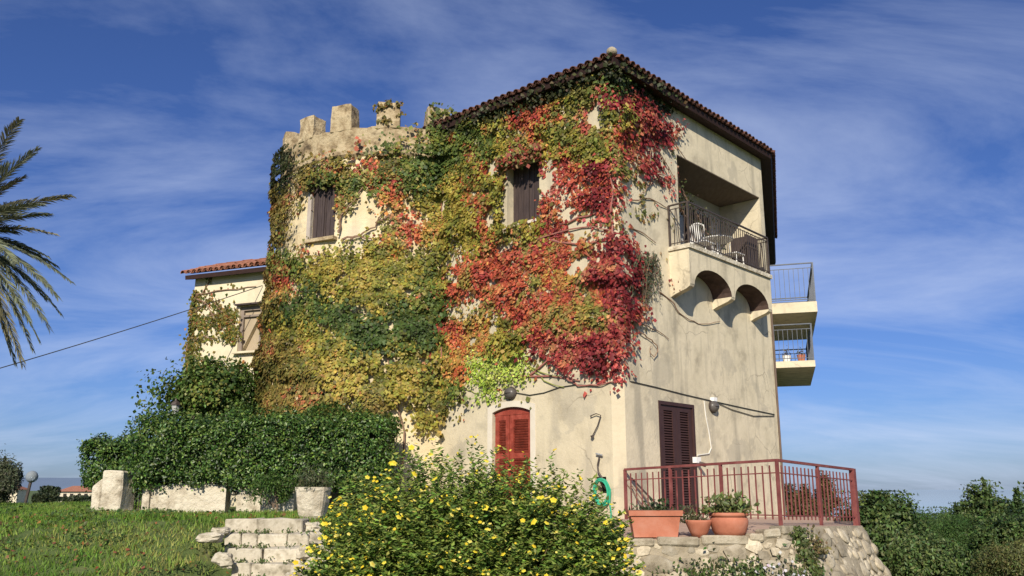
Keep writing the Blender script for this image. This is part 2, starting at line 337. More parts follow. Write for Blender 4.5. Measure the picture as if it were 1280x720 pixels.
# arched head of the red door: two spandrels
ucen = (RD[0] + RD[1]) / 2; hw = (RD[1] - RD[0]) / 2; rise = .11
arc = [(RD[0] + (RD[1] - RD[0]) * k / 12, RD[3] - rise * ((k / 6 - 1) ** 2)) for k in range(13)]
for k in range(12):
    (a, za_), (b, zb_) = arc[k], arc[k + 1]
    mb.add([FL.p(a, za_, -.003), FL.p(b, zb_, -.003), FL.p(b, RD[3] + .002, -.003), FL.p(a, RD[3] + .002, -.003), FL.p(a, za_, -.22), FL.p(b, zb_, -.22)], [(0, 1, 2, 3), (0, 4, 5, 1)])
mb.build('front_wall', plaster_l, house)
mb = MB(); wall_grid(mb, list(np.arange(CH, LEN_R, .6)) + [LEN_R], list(np.arange(Z0, WTOP, .6)) + [WTOP], [BD + (.12,), LG + (1.25,)], FR.p)
sw = mb.build('side_wall', plaster_r, house)
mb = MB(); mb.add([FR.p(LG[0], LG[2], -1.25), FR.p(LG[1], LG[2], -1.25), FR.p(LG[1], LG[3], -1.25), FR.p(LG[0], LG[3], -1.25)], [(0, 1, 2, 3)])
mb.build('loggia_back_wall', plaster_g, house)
# third wall, back walls
B3 = FS.p(LEN_S, 0); JL = FL.p(LEN_L, 0); BB = B3 + FL.t * 9
mb = MB(); wall_grid(mb, list(np.arange(0, LEN_S, 1.2)) + [LEN_S], [Z0, 3, 6, 9, WTOP], [(1.6, 2.7, 6.95, 9.1, .2), (1.6, 2.7, 5.2 + .02, 6.4, .2)], FS.p)
for a, b in ((B3, BB), (BB, JL)):
    mb.add([a + Vector((0, 0, Z0)), b + Vector((0, 0, Z0)), b + Vector((0, 0, WTOP)), a + Vector((0, 0, WTOP))], [(0, 1, 2, 3)])
mb.build('rear_wall', plaster_r, house)

# ---- openings
def slat_mesh(nm, wdt, mat, h=.050, t=.010): 
    return MB().box((0, 0, 0), (wdt, t, h)).mesh(nm, mat)
def louvre_leaf(part, fr, u0, u1, z0, z1, n, mat, panels, sidew=.09):
    """one shutter leaf: frame boards as part geometry + its slats as sub-parts"""
    dr = MB(); D = .045
    def bx(a, b, c, d, nn=n, dd=D): dr.box(fr.p((a + b) / 2, (c + d) / 2, nn), (b - a, dd, d - c), Matrix((fr.t, fr.n, Vector((0, 0, 1)))).transposed())
    bx(u0, u0 + sidew, z0, z1); bx(u1 - sidew, u1, z0, z1)
    zs = [z0] + panels + [z1]
    for k, zc in enumerate(zs):
        h = .12 if 0 < k < len(zs) - 1 else .11
        lo = z0 if k == 0 else (z1 - h if k == len(zs) - 1 else zc - h / 2)
        bx(u0 + sidew, u1 - sidew, lo, lo + h, n - .001)
    o = dr.build('shutter', mat, part)
    wl = u1 - u0 - 2 * sidew
    me = slat_mesh('slat', wl + .01, mat)
    cuts = [z0 + .11] + [x for p in panels for x in (p - .06, p + .06)] + [z1 - .11]
    tilt = Matrix.Rotation(R(-38), 3, fr.t)
    for k in range(0, len(cuts), 2):
        a, b = cuts[k], cuts[k + 1]; m = max(2, int((b - a) / .056))
        for q in range(m):
            z = a + (b - a) * (q + .5) / m
            y = tilt @ fr.n; zz_ = tilt @ Vector((0, 0, 1))
            inst('slat', me, o, mtx(fr.t, y, zz_, fr.p((u0 + u1) / 2, z, n - .005)))
    return o
# red door (arched): shutter leaves directly under the house
mb = MB(); mb.add([FL.p(RD[0], RD[2], -.21), FL.p(RD[1], RD[2], -.21), FL.p(RD[1], RD[3], -.21), FL.p(RD[0], RD[3], -.21)], [(0, 1, 2, 3)])
rd_b = mb.build('door_backing', dark_in, house)
um = RD[0] + (RD[1] - RD[0]) * .60
louvre_leaf(house, FL, RD[0] + .02, um - .01, RD[2] + .04, 3.34, -.10, shut_red, [1.55, 2.42], .11)['label'] = 'red louvred shutter of the arched front door'
louvre_leaf(house, FL, um + .01, RD[1] - .02, RD[2] + .04, 3.34, -.10, shut_red, [1.55, 2.42], .11)
mb = MB()
for k in range(12):
    (a, za_), (b, zb_) = arc[k], arc[k + 1]
    lo = 3.345
    mb.hexa([FL.p(a, lo, -.12), FL.p(b, lo, -.12), FL.p(b, lo, -.07), FL.p(a, lo, -.07)], [FL.p(a, max(za_, lo + .01), -.12), FL.p(b, max(zb_, lo + .01), -.12), FL.p(b, max(zb_, lo + .01), -.07), FL.p(a, max(za_, lo + .01), -.07)])
mb.build('door_head', shut_red, house)
mb = MB(); bw = .15
outer = [(ucen + (u - ucen) * (1 + bw / hw), z + bw * .9) for u, z in arc]
for k in range(12):
    mb.hexa([FL.p(*arc[k], .0), FL.p(*arc[k + 1], .0), FL.p(*outer[k + 1], .0), FL.p(*outer[k], .0)], [FL.p(*arc[k], .012), FL.p(*arc[k + 1], .012), FL.p(*outer[k + 1], .012), FL.p(*outer[k], .012)])
for a, b in ((RD[0] - bw, RD[0]), (RD[1], RD[1] + bw)):
    mb.hexa([FL.p(a, RD[2], 0), FL.p(b, RD[2], 0), FL.p(b, arc[0][1] + (bw * .9 if a == RD[1] else 0), 0), FL.p(a, arc[0][1] + (0 if a == RD[1] else bw * .9), 0)],
            [FL.p(a, RD[2], .012), FL.p(b, RD[2], .012), FL.p(b, arc[0][1] + (bw * .9 if a == RD[1] else 0), .012), FL.p(a, arc[0][1] + (0 if a == RD[1] else bw * .9), .012)])
mb.build('door_surround', white_paint, house)
# brown door
mb = MB(); mb.add([FR.p(BD[0], BD[2], -.118), FR.p(BD[1], BD[2], -.118), FR.p(BD[1], BD[3], -.118), FR.p(BD[0], BD[3], -.118)], [(0, 1, 2, 3)])
mb.build('door_backing', dark_in, house)
um = (BD[0] + BD[1]) / 2
mb = MB()
for a, b, c, d in ((BD[0], BD[0] + .07, BD[2], BD[3]), (BD[1] - .07, BD[1], BD[2], BD[3]), (BD[0] + .07, BD[1] - .07, BD[3] - .08, BD[3])):
    mb.box(FR.p((a + b) / 2, (c + d) / 2, -.03), (b - a - .002, .10, d - c - .002), Matrix((FR.t, FR.n, Vector((0, 0, 1)))).transposed())
mb.build('door_frame', shut_brown, house)
louvre_leaf(house, FR, BD[0] + .075, um - .006, BD[2] + .04, BD[3] - .085, -.035, shut_brown, [], .15)['label'] = 'dark brown louvred shutter of the terrace door'
louvre_leaf(house, FR, um + .006, BD[1] - .075, BD[2] + .04, BD[3] - .085, -.035, shut_brown, [], .15)
# upper front window: board shutters deep in the reveal, sill
def board_shutters(fr_p, tvec, nvec, u0, u1, z0, z1, n, nb, mat):
    o = None
    mb = MB(); mb.add([fr_p(u0, z0, n - .06), fr_p(u1, z0, n - .06), fr_p(u1, z1, n - .06), fr_p(u0, z1, n - .06)], [(0, 1, 2, 3)])
    o = mb.build('window', dark_in, house)
    M = Matrix((tvec, nvec, Vector((0, 0, 1)))).transposed()
    wdt = (u1 - u0) / nb
    me = MB().box((0, 0, 0), (wdt - .012, .03, z1 - z0 - .02)).mesh('plank', mat)
    for k in range(nb):
        c = fr_p(u0 + wdt * (k + .5), (z0 + z1) / 2, n - (.004 * (k % 2)))
        inst('plank', me, o, mtx(tvec, nvec, (0, 0, 1), c))
    mb = MB().box(fr_p((u0 + u1) / 2, (z0 + z1) / 2, n + .03), (.05, .03, z1 - z0 - .03), M); mb.build('cover_strip', mat, o)
    return o
board_shutters(FL.p, FL.t, FL.n, W1[0], W1[1], W1[2], W1[3], -.24, 6, shut_dark)
MFL = Matrix((FL.t, FL.n, Vector((0, 0, 1)))).transposed(); MFR = Matrix((FR.t, FR.n, Vector((0, 0, 1)))).transposed()
mb = MB().box(FL.p((W1[0] + W1[1]) / 2, W1[2] - .035, -.07), (W1[1] - W1[0] + .16, .26, .07), MFL); mb.build('window_sill', white_paint, house)
# niche with its meter door
mb = MB(); mb.add([FL.p(NICHE[0], NICHE[2], -.245), FL.p(NICHE[1], NICHE[2], -.245), FL.p(NICHE[1], NICHE[3], -.245), FL.p(NICHE[0], NICHE[3], -.245)], [(0, 1, 2, 3)]); mb.build('niche_back', dark_in, house)
# loggia: inner glazed door and awning boards
mb = MB().box(FR.p(5.7, 8.15, -1.2), (1.3, .06, 2.0), MFR); ld = mb.build('loggia_door', shut_dark, house)
MB().box(FR.p(5.7, 8.3, -1.165), (.5, .02, 1.4), MFR).build('pane', mk('dark_glass', [(.03, .035, .04), (.05, .055, .06)], 2, .1, 0, spec=.6), ld)

MB().box(FR.p(4.92, 9.688, -.62), (4.38, 1.23, .02), MFR).build('loggia_ceiling', mk('loggia_boards', [(.10, .075, .06), (.15, .115, .09)], 3, .9, .3, 20, stretch=(4, 1, 1)), house)
# ---- tower
t0 = 0
def tp(u, z, n=0):                                 # u = angle (rad, 0 = towards camera -y, + = to the right), n outward
    r = trad(z) + n; return TC + Vector((math.sin(u) * r, -math.cos(u) * r, z))
def tower_px(px, py):
    d = ray(px, py); z = 9
    for _ in range(6):
        r = trad(z); a = d.x ** 2 + d.y ** 2; b = -(d.x * TC.x + d.y * TC.y); c = TC.x ** 2 + TC.y ** 2 - r * r
        disc = b * b - a * c
        s = (-b - math.sqrt(max(0, disc))) / a; z = d.z * s + EZ
    return math.atan2(d.x * s - TC.x, -(d.y * s - TC.y)), z
ua, zt = tower_px(394, 230); ub, zb = tower_px(417, 296)
TW = (ua, ub, zb, zt)
PAR = 10.28; PTOP = 11.0
mb = MB(); us = list(np.radians(np.arange(-200, 161, 5))); zs = list(np.arange(Z0, PAR, .55)) + [PAR]
def tpn(u, z, n=0):
    q = tp(u, z, n)
    k = (vnoise(np.array([[q.x, q.y, q.z]]), 1.1)[0] - .5) * .12 + (vnoise(np.array([[q.x, q.y, q.z]]), 3.0)[0] - .5) * .04
    return tp(u, z, n + k)
wall_grid(mb, us, zs, [TW + (.4,)], tpn); mb.build('tower_wall', plaster_t, house, smooth=False)
tvec = Vector((math.cos((ua + ub) / 2), math.sin((ua + ub) / 2), 0)); nvec = Vector((math.sin((ua + ub) / 2), -math.cos((ua + ub) / 2), 0))
cw = tp((ua + ub) / 2, 9, 0); cw.z = 0; hw_ = (ub - ua) * trad(9) / 2
def twp(u, z, n=0): return cw + tvec * u + nvec * n + Vector((0, 0, z))
board_shutters(twp, tvec, nvec, -hw_, hw_, zb, zt, -.035, 5, shut_dark)
MT = Matrix((tvec, nvec, Vector((0, 0, 1)))).transposed()
MB().box(twp(-hw_ - .06, (zb + zt) / 2, .03), (.12, .10, zt - zb + .1), MT).build('window_jamb', mk('old_jamb', [(.34, .29, .25), (.46, .40, .34)], 4, .9, .4), house)
MB().box(twp(0, zb - .05, .0), (hw_ * 2 + .2, .30, .09), MT).build('window_sill', stone_m, house)
# parapet ring (corbelled out a little), roof deck, merlons
mb = MB(); A = np.radians(np.arange(-200, 161, 2)); prof = [(3.50, PAR - .10), (3.575, PAR - .02), (3.57, PAR + .1), (3.55, PAR + .3), (3.56, PTOP - .2), (3.56, PTOP), (3.12, PTOP), (3.12, PAR)]
for k, a in enumerate(A):
    for r, z in prof:
        jt = (vnoise(np.array([[math.sin(a) * 9, math.cos(a) * 9, z * 2]]), 1.7)[0] - .5) * .07 + (vnoise(np.array([[math.sin(a) * 9, math.cos(a) * 9, z * 4]]), 5.)[0] - .5) * .05
        mb.v.append(tuple(TC + Vector((math.sin(a) * (r + jt), -math.cos(a) * (r + jt), z + jt * .7))))
m_ = len(prof)
for k in range(len(A) - 1):
    for q in range(m_ - 1): mb.f.append((k * m_ + q, (k + 1) * m_ + q, (k + 1) * m_ + q + 1, k * m_ + q + 1))
mb.build('parapet', stone_m, house)
mb = MB(); mb.add([TC + Vector((0, 0, PAR + .2))] + [TC + Vector((math.sin(a) * 3.14, -math.cos(a) * 3.14, PAR + .2)) for a in A], [(0, k + 1, k + 2) for k in range(len(A) - 1)]); mb.build('tower_deck', mortar, house)
def rough_block(b, t, sub=2, amp=.03, seed=0, bev=.03):
    bm = bmesh.new(); vs_ = [bm.verts.new(v) for v in list(b) + list(t)]; n = 4
    for f in [(3, 2, 1, 0), (4, 5, 6, 7), (0, 1, 5, 4), (1, 2, 6, 5), (2, 3, 7, 6), (3, 0, 4, 7)]: bm.faces.new([vs_[i] for i in f])
    bmesh.ops.bevel(bm, geom=bm.edges[:] , offset=bev, segments=1, affect='EDGES', clamp_overlap=True)
    bmesh.ops.subdivide_edges(bm, edges=[e for e in bm.edges if e.calc_length() > .15], cuts=sub, use_grid_fill=True)
    co = np.array([v.co[:] for v in bm.verts]); k = (np.stack([vnoise(co + seed, 4.0), vnoise(co + 17 + seed, 4.0), vnoise(co + 31 + seed, 4.0)], -1) - .5) * 2 * amp
    mb = MB(); mb.v = [tuple(c) for c in co + k]; bm.verts.index_update(); mb.f = [tuple(v.index for v in f.verts) for f in bm.faces]; bm.free(); return mb
mer_ang = [math.atan2(x - TC.x, -(y - TC.y)) for x, y in ((-6.41, 23.44), (-5.54, 22.3), (-4.52, 21.65), (-3.28, 21.5), (-1.98, 21.63))]
stp = (mer_ang[4] - mer_ang[1]) / 3
mer_ang = [mer_ang[0] - stp * k for k in range(5, 0, -1)] + mer_ang
for i, a in enumerate(mer_ang):
    hwid = .30 / 3.4; top = PTOP + [.70, .66, .72, .68, .70, .62, .64, .71, .70, .66][i]
    def q(da, r, z): return TC + Vector((math.sin(a + da) * r, -math.cos(a + da) * r, z))
    b = [q(-hwid, 3.08, PTOP - .05), q(-hwid, 3.60, PTOP - .05), q(hwid, 3.60, PTOP - .05), q(hwid, 3.08, PTOP - .05)]
    t = [q(-hwid * .93, 3.10, top), q(-hwid * .93, 3.58, top), q(hwid * .93, 3.58, top), q(hwid * .93, 3.10, top)]
    rough_block(b, t, 3, .036, i * 3.1, .012).build('merlon', stone_m, house)

# ---- loggia balcony on arches
B0, B1, BN = 2.18, 6.32, .53
centers = [(2.37 + 4.14) / 2, (4.30 + 6.12) / 2]; half = [(4.14 - 2.37) / 2, (6.12 - 4.30) / 2]; SPR, CROWN, BT = 6.26, 6.74, 7.10
def zlow(u):
    for c, h in zip(centers, half):
        if abs(u - c) < h: return SPR + (CROWN - SPR) * math.sqrt(max(0, 1 - ((u - c) / h) ** 2))
    return SPR
us = sorted(set([B0, B1] + [c + h * math.cos(math.pi * k / 14) * .999 for c, h in zip(centers, half) for k in range(15)] + [2.37, 4.14, 4.30, 6.12]))
mb = MB(); sf = MB()
for a, b in zip(us[:-1], us[1:]):
    mb.add([FR.p(a, zlow(a), BN), FR.p(b, zlow(b), BN), FR.p(b, BT, BN), FR.p(a, BT, BN)], [(0, 1, 2, 3)])
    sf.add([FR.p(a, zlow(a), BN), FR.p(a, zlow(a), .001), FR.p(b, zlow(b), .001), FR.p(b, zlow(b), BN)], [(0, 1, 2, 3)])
for u in (B0, B1): mb.add([FR.p(u, SPR, 0), FR.p(u, SPR, BN), FR.p(u, BT, BN), FR.p(u, BT, 0)], [(0, 1, 2, 3)])
mb.build('balcony_arches', plaster_r, house); sf.build('arch_soffit', mk('shaded_red_brown', [(.045, .03, .025), (.075, .048, .040), (.10, .066, .055)], 5, .95, .6, 12), house)  # dark red-brown, with the shade under the arches put into the colour
for u in (2.275, 4.22, 6.22):
    prof = [(0, SPR), (BN - .005, SPR), (BN * .96, SPR - .05), (BN * .80, SPR - .10), (BN * .55, SPR - .14), (BN * .25, SPR - .19), (0, SPR - .25)]
    mb = MB(); n = len(prof); wv = .097
    mb.add([FR.p(u - wv, z, d) for d, z in prof] + [FR.p(u + wv, z, d) for d, z in prof], [tuple(range(n)), tuple(range(n, 2 * n))[::-1]] + [(k, k + n, (k + 1) % n + n, (k + 1) % n) for k in range(n)])
    mb.build('corbel', plaster_r, house)
mb = MB().box(FR.p((B0 + B1) / 2, BT + .055, (BN + .05) / 2 - .20), (B1 - B0 + .08, BN + .05 + .40, .10), MFR); mb.build('balcony_slab', white_wall, house)
# railing helper: rail path, balusters as sub-parts
def railing(name, parent, pts, z_low, z_top, spacing, mat, barw=.016, railw=.05, mid=None, low=.08, posts=True, overshoot=0., twist=False, label=None):
    rb = MB()
    for (a, za_), (b, zb_) in zip(pts[:-1], pts[1:]):
        rb.bar(a + Vector((0, 0, za_ + z_top)), b + Vector((0, 0, zb_ + z_top)), railw, railw * .6)
    root = rb.build(name, mat, parent)
    if label: root['label'] = label
    lr = MB()
    for (a, za_), (b, zb_) in zip(pts[:-1], pts[1:]):
        lr.bar(a + Vector((0, 0, za_ + low)), b + Vector((0, 0, zb_ + low)), .022, .02)
        if mid: lr.bar(a + Vector((0, 0, za_ + mid)), b + Vector((0, 0, zb_ + mid)), .018, .018)
    par = root if parent is not None else root
    lr.build('lower_rail', mat, par)
    bme = None; h = (mid + overshoot if mid else z_top) - low
    bme = MB().box((0, 0, h / 2), (barw, barw, h)).mesh('baluster', mat)
    pme = MB().box((0, 0, (z_top - z_low) / 2), (.045, .045, z_top - z_low)).mesh('rail_post', mat)
    for si, ((a, za_), (b, zb_)) in enumerate(zip(pts[:-1], pts[1:])):
        L = (b - a).length; n = max(2, int(L / spacing)); d = (b - a) / L; nn = Vector((d.y, -d.x, 0))
        for k in range(1, n):
            f = k / n; p = a + (b - a) * f + Vector((0, 0, za_ + (zb_ - za_) * f + low)); sh = d
            M = mtx(d, nn, (0, 0, 1), p)
            if twist: M = mtx(d, nn, Vector((0, 0, 1)) + d * (.16 if k % 2 else -.16), p)
            inst('baluster', bme, par, M)
        if posts:
            for f in ([0, 1] if si == 0 else [1]): inst('rail_post', pme, par, mtx(d, nn, (0, 0, 1), a + (b - a) * f + Vector((0, 0, za_ + (zb_ - za_) * f + z_low))))
    return root
bz = BT + .105
railing('balcony_railing', house, [(FR.p(B0 + .03, 0, .02), bz), (FR.p(B0 + .03, 0, BN), bz), (FR.p(B1 - .03, 0, BN), bz), (FR.p(B1 - .03, 0, .02), bz)], 0, 1.02, .105, iron, .016, .05, mid=.92, twist=True)
# side balconies on the third wall
def side_balcony(u0, u1, nn, ztop, zbot, rail):
    MB().box(FS.p((u0 + u1) / 2, (ztop + zbot) / 2, nn / 2), (nn, u1 - u0, ztop - zbot), Matrix((FS.n, FS.t, Vector((0, 0, 1)))).transposed()).build('balcony_slab', plaster_r, house)
    railing('balcony_railing', house, [(FS.p(u0 + .04, 0, .03), ztop), (FS.p(u0 + .04, 0, nn - .04), ztop), (FS.p(u1 - .04, 0, nn - .04), ztop), (FS.p(u1 - .04, 0, .03), ztop)], 0, rail, .125, iron_b, .014, .05, mid=rail - .14)
side_balcony(1.05, 5.95, 1.27, 6.88, 6.58, 1.14)
side_balcony(1.05, 5.95, 1.10, 5.20, 5.02, 1.05)

# ---- roof
def roof_poly(off, z):
    ps = [JL, Vector((O[0], O[1], 0)), K2, B3, BB]; c = []
    n = len(ps)
    for i in range(n):
        a, b, d = ps[i - 1], ps[i], ps[(i + 1) % n]
        e1 = (b - a).normalized(); e2 = (d - b).normalized(); n1 = Vector((e1.y, -e1.x, 0)); n2 = Vector((e2.y, -e2.x, 0))
        bis = (n1 + n2); bis = bis / bis.dot(n1)
        p = b + bis * off; c.append(Vector((p.x, p.y, z)))
    return c
OV = .33; SL = R(17)
outer_p = roof_poly(OV, EAVE + .03); wall_p = roof_poly(-.02, EAVE - .06); eav_p = roof_poly(OV - .04, EAVE - .10); top_p = roof_poly(-3.2, EAVE + .03 + (3.2 + OV) * math.tan(SL))
mb = MB(); mb.add(outer_p + top_p, [(i, (i + 1) % 5, 5 + (i + 1) % 5, 5 + i) for i in range(5)] + [(5, 6, 7, 8, 9)])
roof = mb.build('roof', tile_m, house)
mb = MB(); mb.add(wall_p + eav_p + outer_p, [(i, (i + 1) % 5, 5 + (i + 1) % 5, 5 + i) for i in range(5)] + [(5 + i, 5 + (i + 1) % 5, 10 + (i + 1) % 5, 10 + i) for i in range(5)])
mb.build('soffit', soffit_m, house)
def tile_mesh(nm, mat, r0=.10, r1=.082, L=.46, th=.016, n=8):
    m = MB()
    for (y, r) in ((0, r0), (L, r1)):
        for rr in (r, r - th):
            for k in range(n + 1):
                a = math.pi * k / n; m.v.append((-math.cos(a) * rr, y, math.sin(a) * rr))
    s = n + 1
    for k in range(n):
        m.f += [(k, k + 1, 2 * s + k + 1, 2 * s + k), (s + k, 3 * s + k, 3 * s + k + 1, s + k + 1), (k, s + k, s + k + 1, k + 1), (2 * s + k, 2 * s + k + 1, 3 * s + k + 1, 3 * s + k)]
    m.f += [(0, 2 * s, 3 * s, s), (n, s + n, 3 * s + n, 2 * s + n)]
    return m.mesh(nm, mat)
tme = tile_mesh('roof_tile', tile_m)
def eave_tiles(a, b, nout, courses, me, parent, sl=SL, sp=.212, lift=.02, L=.40, pans=True, jit=.012, trim=None):
    d = (b - a); Ln = d.length; d.normalize(); n = int(Ln / sp)
    y = (-nout * math.cos(sl) + Vector((0, 0, math.sin(sl)))).normalized(); x = d if d.cross(y).z > 0 else -d; z = x.cross(y)
    for c in range(courses):
        for k in range(n + 1):
            if trim and (k * Ln / n + .06 < (c * L + .30) * trim[0] or Ln - k * Ln / n + .06 < (c * L + .30) * trim[1]): continue
            p = a + d * (k * Ln / n) - nout * 0 + y * (c * L - .07) + z * (lift + c * .004 + random.uniform(-jit, jit)) + d * random.uniform(-jit, jit)
            inst('roof_tile', me, parent, mtx(x, y, z, p))
            if pans and k < n:
                p2 = a + d * ((k + .5) * Ln / n) + y * (c * L - .05) + z * (lift + .055 + random.uniform(-.006, .006))
                inst('roof_tile', me, parent, mtx(-x, y, -z, p2, .93, 1, .8))
eave_tiles(FL.p(6.2, EAVE + .05, OV) , outer_p[1] + Vector((0, 0, .02)), FL.n, 1, tme, roof, trim=(0, .8))
eave_tiles(outer_p[1] + Vector((0, 0, .02)), outer_p[2] + Vector((0, 0, .02)), FR.n, 2, tme, roof, trim=(.9, .25))
eave_tiles(outer_p[2] + Vector((0, 0, .02)), outer_p[2] + FS.t * 9 + Vector((0, 0, .02)), FS.n, 1, tme, roof, pans=False)
# hip cap tiles and the rounded finial
for q, fin in ((1, True), (2, False)):
    a = outer_p[q]; b = top_p[q]; y = (b - a).normalized(); x = Vector((y.y, -y.x, 0)).normalized(); z = x.cross(y)
    for k in range(9): inst('hip_tile', tme, roof, mtx(x, y, z, a + y * ((.60 if fin else .16) + k * .38) + z * (.02 + .003 * (k % 2)), 1.05, 1, 1.0))
MB().lathe(outer_p[1] + Vector((-.02, .12, .09)), [(.02, 0), (.10, .02), (.125, .075), (.11, .14), (.06, .185), (.01, .195)], 14).build('finial', stone_l, roof, smooth=True)

# ---- small fittings on the walls
def bulkhead(fr, u, z, body, cap=None):
    c = fr.p(u, z, .0); e = empty('wall_lamp', c)
    prof = [(.16, 0), (.165, .03), (.15, .09), (.10, .135), (.03, .15)]
    m = MB(); M = mtx(fr.t, Vector((0, 0, 1)), fr.n, c)
    s = MB().lathe((0, 0, 0), prof, 18); m.v = [tuple(M @ Vector((v[0], v[1] * .85, v[2]))) for v in s.v]; m.f = s.f
    m.build('shade', mk('lamp_glass', [(.07, .06, .055), (.11, .10, .09)], 3, .35, 0), e, True)
    m = MB(); s = MB().lathe((0, 0, 0), [(.175, 0), (.18, .045), (.165, .05), (.165, .02)], 18); m.v = [tuple(M @ Vector((v[0], v[1] * .85, v[2]))) for v in s.v]; m.f = s.f; m.build('bezel', iron, e)
    m = MB(); m.tube([fr.p(u - .15, z, .06), fr.p(u - .08, z, .145), fr.p(u, z, .165), fr.p(u + .08, z, .145), fr.p(u + .15, z, .06)], .009, 5); m.build('guard', iron, e)
    if cap: MB().box(fr.p(u, z + .17, .05), (.16, .10, .09), Matrix((fr.t, fr.n, Vector((0, 0, 1)))).transposed()).build('junction_box', cap, e)
    return e
tag(bulkhead(FL, 3.01, 3.83, iron), 'round dark bulkhead lamp on the wall above the red door', 'lamp')
tag(bulkhead(FR, 3.84, 3.60, iron, white_plastic), 'dark bulkhead lamp with white box above it beside the brown door', 'lamp')
def on_px(fr, pts, n=.02): return [fr.p(*fr.px(x, y, n), n) for x, y in pts]
cab = on_px(FL, [(608, 500), (622, 496), (633, 492)], .012); cab2 = on_px(FL, [(645, 491), (662, 494), (680, 491), (700, 484), (720, 481), (745, 482), (766, 477)], .015)
tag(MB().tube(cab, .011, 5).build('wall_cable', wire_m), 'short dark cable entering the lamp above the red door', 'cable')
cab3 = on_px(FR, [(790, 477), (820, 484), (855, 493), (885, 500), (930, 510), (968, 518)], .015)
tag(MB().tube(cab2 + cab3, .012, 5).build('wall_cable', wire_m), 'long black cable stapled across both walls round the house corner', 'cable')
cab4 = on_px(FR, [(893, 502), (915, 512), (942, 520), (968, 520)], .02)
tag(MB().tube(cab4, .010, 5).build('wall_cable', wire_m), 'slack black cable below the long one towards the drainpipe', 'cable')
cab5 = on_px(FR, [(880, 501), (882, 520), (886, 540), (889, 560), (886, 567), (872, 569)], .015)
tag(MB().tube(cab5, .016, 5).build('cable_conduit', cable_w), 'thin white conduit running down beside the brown door', 'conduit')
u_, z_ = FR.px(871, 575, .05); e = empty('security_camera', FR.p(u_, z_, .0))
MB().box(FR.p(u_, z_, .05), (.20, .10, .13), MFR).build('mount_box', white_plastic, e); MB().tube([FR.p(u_ + .05, z_ - .07, .08), FR.p(u_ + .10, z_ - .12, .22)], .045, 10).build('lens_tube', iron, e)
tag(e, 'small white box with camera on the wall beside the brown door', 'camera')
mb = MB(); dp = [FR.p(LEN_R - .04, 6.6, .035), FR.p(LEN_R - .04, 5.8, .035), FR.p(LEN_R - .04, 5, .035), FR.p(LEN_R - .04, 1.0, .035)]
mb.tube(dp, .028, 8); tag(mb.build('drainpipe', mk('old_pipe', [(.10, .07, .055), (.16, .115, .09)], 3, .7, .2)), 'brown drainpipe down the far corner of the side wall', 'pipe')
hk = on_px(FL, [(738, 520), (745, 517), (751, 519), (747, 532), (741, 544)], .06); hk = [FL.p(*FL.px(739, 521, 0), 0)] + hk
mb = MB().tube(hk, .012, 6); mb.tube([hk[-1] + Vector((-.02, 0, .0)), hk[-1] + Vector((.0, 0, -.05))], .035, 8)
tag(mb.build('wall_hook', iron), 'bent rusty iron hook on the wall above the green hose', 'hook')
# tap and green hose
e = empty('tap', FL.p(*FL.px(749, 575, 0), 0)); tpz = on_px(FL, [(749, 572), (747, 582), (748, 590), (753, 598), (757, 603)], .06)
MB().tube([FL.p(*FL.px(749, 572, 0), 0)] + tpz, .018, 6).build('spout', iron, e); MB().tube(on_px(FL, [(745, 567), (753, 569)], .06), .02, 6).build('handle', steel, e)
tag(e, 'thin dark water tap with curved pipe above the green hose', 'tap')
mb = MB(); hc = FL.px(752, 615, .08)
for k in range(7):
    rr = .24 + .012 * (k % 3); off = .05 + .022 * (k // 2)
    mb.tube([FL.p(hc[0] + .02 * math.sin(k * 2.1) + rr * .72 * math.cos(a), hc[1] + .02 * math.cos(k * 1.7) + rr * math.sin(a), off) for a in np.linspace(0, 2 * math.pi, 22)], .017, 6, False)
mb.tube(on_px(FL, [(757, 600), (763, 612), (762, 628), (764, 642), (763, 652)], .10), .017, 6)
tag(mb.build('garden_hose', hose_m), 'coiled green garden hose hanging on the wall by the house corner', 'hose')

# ------------------------------------------------------------------ left wing behind the tower
WD = 25.9; wa = at_y(236, 345, WD + .9); wb = at_y(345, 337, WD - .35)
wz = 8.20; FW = Frame((wa.x + .22, wa.y), math.atan2((wb - wa).x, (wb - wa).y)); WLn = 3.6
wing = empty('side_wing', (wa.x, wa.y, 1.0)); tag(wing, 'cream side wing with clean terracotta tiled roof behind the round tower', 'house')
wu0, wz1 = FW.px(300, 383); wu1, wz0 = FW.px(325, 438)
mb = MB(); wall_grid(mb, [0, 1, 2, 3, WLn], [.6, 3, 5, 7, wz], [(wu0, wu1, wz0, wz1, .16)], FW.p)
back = [FW.p(0, .6, -6), FW.p(0, .6, 0), FW.p(0, wz, 0), FW.p(0, wz, -6)]; mb.add(back, [(0, 1, 2, 3)])
mb.add([FW.p(WLn, .6, -6), FW.p(WLn, .6, 0), FW.p(WLn, wz, 0), FW.p(WLn, wz, -6)], [(0, 1, 2, 3)]); mb.build('wall', plaster_w, wing)
MFW = Matrix((FW.t, FW.n, Vector((0, 0, 1)))).transposed()
wn_o = MB().box(FW.p((wu0 + wu1) / 2, (wz0 + wz1) / 2, -.15), (wu1 - wu0, .02, wz1 - wz0), MFW).build('window', mk('drawn_blind', [(.34, .27, .18), (.42, .34, .235)], 3, .8, .1), wing)
mb = MB()
for a, b, c, d in ((wu0, wu0 + .12, wz0, wz1), (wu1 - .12, wu1, wz0, wz1), (wu0 + .12, wu1 - .12, wz1 - .14, wz1), (wu0 + .12, wu1 - .12, wz1 - .34, wz1 - .28)): mb.box(FW.p((a + b) / 2, (c + d) / 2, -.09), (b - a, .06, d - c), MFW)
mb.build('frame', mk('grey_brown_frame', [(.20, .16, .13), (.27, .22, .18)], 3, .7, .2), wn_o)
